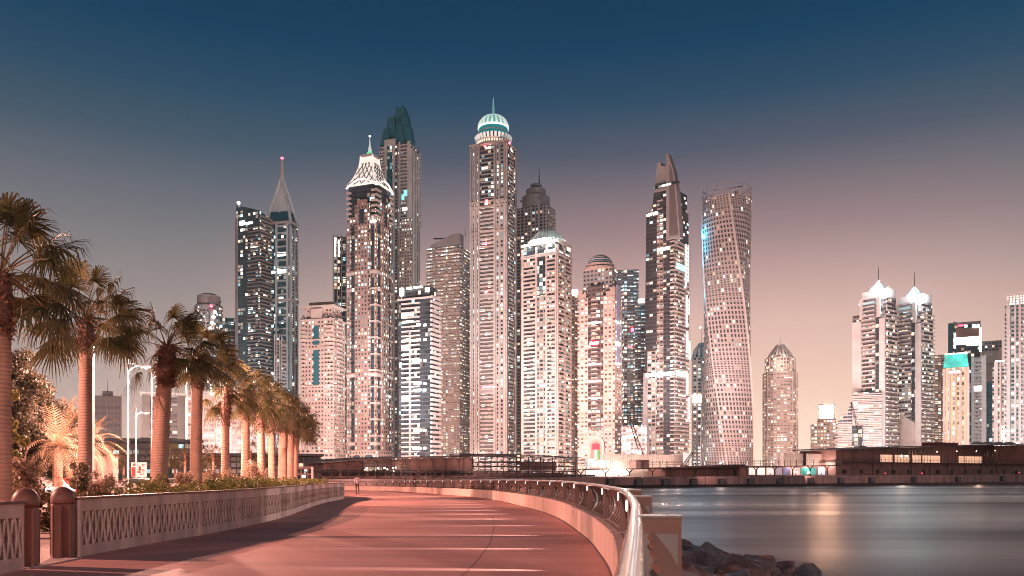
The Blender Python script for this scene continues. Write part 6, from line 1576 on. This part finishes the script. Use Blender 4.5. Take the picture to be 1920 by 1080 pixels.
# cars on the road behind the hedge
def car(label, x, D, rot, col):
    z = gtop(D)+.03; r = thing('car', label, 'car', (px(x,D), D, z), rot, group='cars on the road behind the palms')
    m = MB(); pf = [(-2.2,.35),(-2.25,.7),(-2.1,.88),(-1.5,.93),(-1.0,1.38),(.55,1.42),(1.2,.98),(2.0,.85),(2.2,.68),(2.2,.35)]
    m.slab_y(pf, -.86, .86); b = m.build('body', col, r)
    m = MB(); m.slab_y([(-1.35,.96),(-.92,1.32),(.50,1.36),(1.05,.99)], -.875, .875); m.build('window', M['dark_glass'], b)
    for sx in (-1.35,1.35):
        for sy_ in (-.8,.8):
            m = MB(); n = 14; m.slab_y([(sx+.33*math.cos(2*math.pi*k/n), .33+.33*math.sin(2*math.pi*k/n)) for k in range(n)], sy_-.11, sy_+.11); w_ = m.build('wheel', M['rubber'], r)
    for sy_ in (-.6,.6):
        m = MB(); m.box(2.16,2.23,sy_-.2,sy_+.2,.62,.78); m.build('headlight', M['white_lamp'], r); m = MB(); m.box(-2.27,-2.22,sy_-.2,sy_+.2,.66,.8); m.build('tail_light', M['red_lamp'], r)
car('white car on the road behind the hedge left of the wooden bollard', 78, 47, R(-35), mat('white car paint', (.7,.66,.64), .25, .1, var=0))
car('red car on the road just left of the bollard top', 118, 55, R(150), mat('red car paint', (.45,.03,.03), .25, .1, var=0))
car('silver car on the road under the red road sign', 262, 66, R(175), mat('silver car paint', (.45,.42,.41), .25, .4, var=0))
car('pale car on the road between the stout palm and the fourth palm', 335, 72, R(-10), mat('pale car paint', (.6,.52,.5), .25, .3, var=0))
# road sign board, warning triangle, pale wall
D = 84; r = thing('road_sign', 'red and white road direction board below the far street lamp', 'road sign', (px(262,D), D, gtop(D)))
h = lambda y: pz(y,D)-gtop(D); X = lambda x: px(x,D)-px(262,D)
MB().box(X(246),X(275),-.05,.05,h(894),h(867)).build('board', mat('white sign sheet', (.75,.68,.64), .5, var=.05, emit=(1,.8,.74), estr=.25), r)
m = MB(); m.box(X(247),X(254.5),-.065,-.052,h(893.5),h(876)); m.box(X(250),X(254.5),-.065,-.052,h(873.5),h(869)); m.box(X(258.5),X(263),-.065,-.052,h(887),h(883.5)); m.build('red_panel', mat('red sign sheet', (.6,.06,.05), .5, var=0, emit=(1,.08,.06), estr=.15), r)
m = MB(); m.slab_y([(X(263.2),h(891)),(X(262.2),h(884)),(X(260.8),h(881)),(X(260.6),h(877)),(X(262.6),h(872.5)),(X(264.8),h(876.5)),(X(264.6),h(881.5)),(X(263.8),h(884)),(X(264.4),h(891))],-.075,-.055); m.build('road_arrow', mat('dark red arrow', (.25,.06,.05), .5, var=0), r)
m = MB()
for k in range(9):
    if k not in (3,): m.box(X(266),X(272.5-(k*7%3)),-.07,-.052,h(871.4+k*2.3),h(870.4+k*2.3)); m.box(X(258),X(260-(k%2)*.6),-.07,-.052,h(871.6+k*1.5),h(870.9+k*1.5))
m.build('sign_lines', mat('dark sign lettering', (.12,.05,.05), .5, var=0), r)
m = MB(); m.tube([(X(250),.1,0),(X(250),.1,h(868))],.06,6); m.tube([(X(271),.1,0),(X(271),.1,h(868))],.06,6); m.build('posts', M['pole'], r)
D = 60; r = thing('warning_sign', 'white triangular warning sign between the sixth and seventh palm trunks', 'road sign', (px(469,D), D, gtop(D)))
h = lambda y: pz(y,D)-gtop(D); X = lambda x: px(x,D)-px(469,D)
m = MB(); m.slab_y([(X(463),h(873)),(X(475),h(873)),(X(469),h(862))],-.02,.02); m.build('triangle', M['corr'], r)
m = MB(); m.slab_y([(X(466.5),h(872)),(X(467.8),h(868)),(X(468.8),h(866)),(X(469.6),h(868.5)),(X(471.3),h(872)),(X(469.7),h(870.2)),(X(468.3),h(872))],-.03,-.021); m.build('pictogram', M['opening'], r)
MB().tube([(0,.05,0),(0,.05,h(864))],.035,6).build('post', M['pole'], r)
D = 70; r = thing('wall_block', 'plain beige wall block beside the second palm trunk', 'wall', (px(192,D), D, gtop(D)))
MB().box(px(172,D)-px(192,D), px(209,D)-px(192,D), 0, 1.2, -.2, pz(857,D)-gtop(D)).build('wall', M['plaza'], r); MB().box(px(171,D)-px(192,D), px(210,D)-px(192,D), -.06, 1.26, pz(857,D)-gtop(D), pz(856,D)-gtop(D)).build('coping', PAL, r)
D = 96; r = thing('terrace_canopy', 'dark steel canopy with white end post between the last palms and the left pavilion', 'canopy', (px(560,D), D, gtop(D)))
h = lambda y: pz(y,D)-gtop(D); X = lambda x: px(x,D)-px(560,D); m = MB()
for xx in (520,535,550,565,577): m.bar((X(xx),0,0),(X(xx),0,h(877)),.12,.12,up=(1,0,0))
m.bar((X(515),0,h(877)),(X(588),0,h(877)),.25,.3); m.bar((X(515),0,h(889)),(X(588),0,h(889)),.18,.2); m.build('frame', M['quay_steel'], r); MB().box(X(584),X(588),-.15,.15,0,h(876)).build('end_post', WHT_M, r)
car('small red car parked beyond the end of the lattice wall', 598, 100, R(10), mat('bright red car paint', (.55,.04,.03), .3, .1, var=0))

# ------------------------------------------------------------------ rock revetment
M['rock'] = mat('brown wet rock', (.26,.155,.13), .5, var=.6, scale=2.6, bump=1.0)
M['rock2'] = mat('grey rock', (.28,.225,.205), .55, var=.5, scale=2.4, bump=1.0)
from mathutils import noise as mnoise
def rock_mesh(seed, m_):
    import bmesh
    bm = bmesh.new(); bmesh.ops.create_icosphere(bm, subdivisions=4, radius=1.0); rg = random.Random(seed)
    pl = [(Vector((rg.gauss(0,1),rg.gauss(0,1),rg.gauss(0,1))).normalized(), rg.uniform(.45,.8)) for _ in range(13)]
    of = Vector((seed*7.1, seed*3.3, 0))
    for v in bm.verts:
        for n, d_ in pl:                              # chop facets as broken stone has
            k = v.co.dot(n)-d_
            if k > 0: v.co -= n*k*.95
        s_ = v.co.copy()
        v.co += s_.normalized()*(.10*mnoise.noise(s_*2.2+of)+.06*mnoise.noise(s_*5+of)+.03*mnoise.noise(s_*11+of))
    me = bpy.data.meshes.new('rock'); bm.to_mesh(me); bm.free(); me.materials.append(m_); return me
RM = [rock_mesh(s, M['rock'] if s%3 else M['rock2']) for s in range(9)]
rg = random.Random(21)
PR = offs(RAIL, .4); bk = [p for p in PR if -9 < p.y < 40]
n_ = 0
for row in range(10):
    for j in range(30):
        y = 4+j*.95+rg.uniform(-.4,.4)
        if y > 32: continue
        o_ = .5+row*.92+rg.uniform(-.3,.3)
        i = min(range(len(PR)), key=lambda q: abs(PR[q].y-y)); t_ = (PR[min(i+1,len(PR)-1)]-PR[i-1]).normalized(); nn = Vector((t_.y,-t_.x))
        p = PR[i]+nn*o_
        if o_ > 6.7-max(0,p.y-25)*.5: continue
        z = -.42-1.72*(o_/8.5)-max(0,p.y-24)*.05+rg.uniform(-.14,.14)
        o = bpy.data.objects.new('rock', RM[n_%9]); C.objects.link(o); sc = rg.uniform(.45,.85)*(1.25 if rg.random() < .15 else 1)
        o.location = (p.x, p.y, z); o.scale = (sc*rg.uniform(.9,1.4), sc*rg.uniform(.8,1.1), sc*rg.uniform(.5,.75)); o.rotation_euler = (rg.uniform(-.5,.5), rg.uniform(-.5,.5), rg.uniform(0,6.28))
        tag(o, 'dark broken boulder in the rock bank at the foot of the promenade', 'rock', 'boulders of the rock bank'); n_ += 1
bm_ = MB()
for a, b in zip(bk, bk[1:]):
    def out(p, d_):
        i = PR.index(p); t_ = (PR[min(i+1,len(PR)-1)]-PR[max(i-1,0)]).normalized(); q = p+Vector((t_.y,-t_.x))*d_; return q
    for (d0, z0_), (d1, z1_) in (((0,-.75),(3,-1.4)),((3,-1.4),(9.5,-2.9))):
        p0, p1, p2, p3 = out(a,d0), out(a,d1), out(b,d1), out(b,d0); bm_.face([(*p0,z0_),(*p1,z1_),(*p2,z1_),(*p3,z0_)])
struct(bm_.build('rubble_bank', M['rock']))

# ------------------------------------------------------------------ strollers at the far bend
def person(label, x, yfeet, D, h_, shirt, trousers, rot):
    zf = gz(D); r = thing('person', label, 'person', (px(x,D), D, zf), rot, group='people on the far bend of the deck')
    me = bpy.data.meshes.new('body'); S = h_/1.75
    P_ = {'pel':(0,0,.95,.15,.11),'sp':(0,0,1.15,.13,.10),'ch':(0,0,1.36,.175,.115),'nk':(0,.0,1.50,.06,.06),'hd':(0,-.02,1.62,.085,.10),'tp':(0,-.01,1.72,.06,.07),
          'hl':(.09,0,.90,.09,.09),'kl':(.10,-.06,.50,.06,.06),'al':(.10,.06,.09,.042,.045),'tl':(.11,-.10,.03,.04,.03),
          'hr':(-.09,0,.90,.09,.09),'kr':(-.10,.05,.50,.06,.06),'ar':(-.10,.22,.12,.042,.045),'tr':(-.11,.10,.04,.04,.03),
          'sl':(.20,0,1.42,.06,.06),'el':(.25,.05,1.13,.045,.045),'wl':(.26,-.06,.90,.032,.035),'fl':(.25,-.09,.80,.03,.02),
          'sr':(-.20,0,1.42,.06,.06),'er':(-.25,.02,1.13,.045,.045),'wr':(-.26,.06,.90,.032,.035),'fr':(-.25,.05,.80,.03,.02)}
    K = list(P_); E_ = [('pel','sp'),('sp','ch'),('ch','nk'),('nk','hd'),('hd','tp'),('pel','hl'),('hl','kl'),('kl','al'),('al','tl'),('pel','hr'),('hr','kr'),('kr','ar'),('ar','tr'),('ch','sl'),('sl','el'),('el','wl'),('wl','fl'),('ch','sr'),('sr','er'),('er','wr'),('wr','fr')]
    me.from_pydata([tuple(c*S for c in P_[k][:3]) for k in K], [(K.index(a),K.index(b)) for a,b in E_], [])
    o = bpy.data.objects.new('body', me); C.objects.link(o); sk = o.modifiers.new('Skin','SKIN')
    for i, k in enumerate(K): me.skin_vertices[0].data[i].radius = (P_[k][3]*S, P_[k][4]*S)
    me.skin_vertices[0].data[0].use_root = True; sb_ = o.modifiers.new('Subdivision','SUBSURF'); sb_.levels = sb_.render_levels = 1
    dg = bpy.context.evaluated_depsgraph_get(); m2 = bpy.data.meshes.new_from_object(o.evaluated_get(dg)); bpy.data.objects.remove(o)
    skin = mat('skin', (.35,.19,.14), .6, var=0)
    for mm in (skin, shirt, trousers): m2.materials.append(mm)
    for p in m2.polygons:
        z = p.center.z/S; p.use_smooth = True
        p.material_index = 2 if z < .97 and abs(p.center.x) < .2*S and z > .10 else (1 if .95 < z < 1.47 and not (abs(p.center.x) > .215*S and z < 1.15) else 0)
        if z <= .10: p.material_index = 2
    o = bpy.data.objects.new('body', m2); C.objects.link(o); o.parent = r
    m = MB(); m.lathe([(.02,1.70*S+.035),(.085*S,1.69*S),(.105*S,1.62*S),(.10*S,1.57*S)],10,0,.015); m.build('hair', M['opening'], r, smooth=True)
sp_ = mat('pale lilac shirt', (.50,.40,.45), .8, var=0); tr_ = mat('dark trousers', (.06,.04,.05), .8, var=0); rd_ = mat('dark red top', (.22,.05,.05), .8, var=0)
person('walker in pale shirt and dark trousers where the deck bends behind the wall', 670, 928, 69, 1.72, sp_, tr_, R(200))
person('figure in dark red clothes standing near the far railing', 777, 921, 84, 1.70, rd_, tr_, R(20))

# ------------------------------------------------------------------ the hazy air over the lit city
hz = MB().box(-900, 900, -60, 1000, -4.5, 460)
ho = hz.build('haze', mat('city haze', (1,1,1), var=0)); ho['kind'] = 'stuff'
hm = ho.data.materials[0]; n, L = hm.node_tree.nodes, hm.node_tree.links
n.remove(n['Principled BSDF']); pv = n.new('ShaderNodeVolumePrincipled'); pv.inputs['Density'].default_value = .00011; pv.inputs['Color'].default_value = (.62,.78,.86,1); pv.inputs['Anisotropy'].default_value = .2
L.new(pv.outputs[0], n['Material Output'].inputs['Volume'])
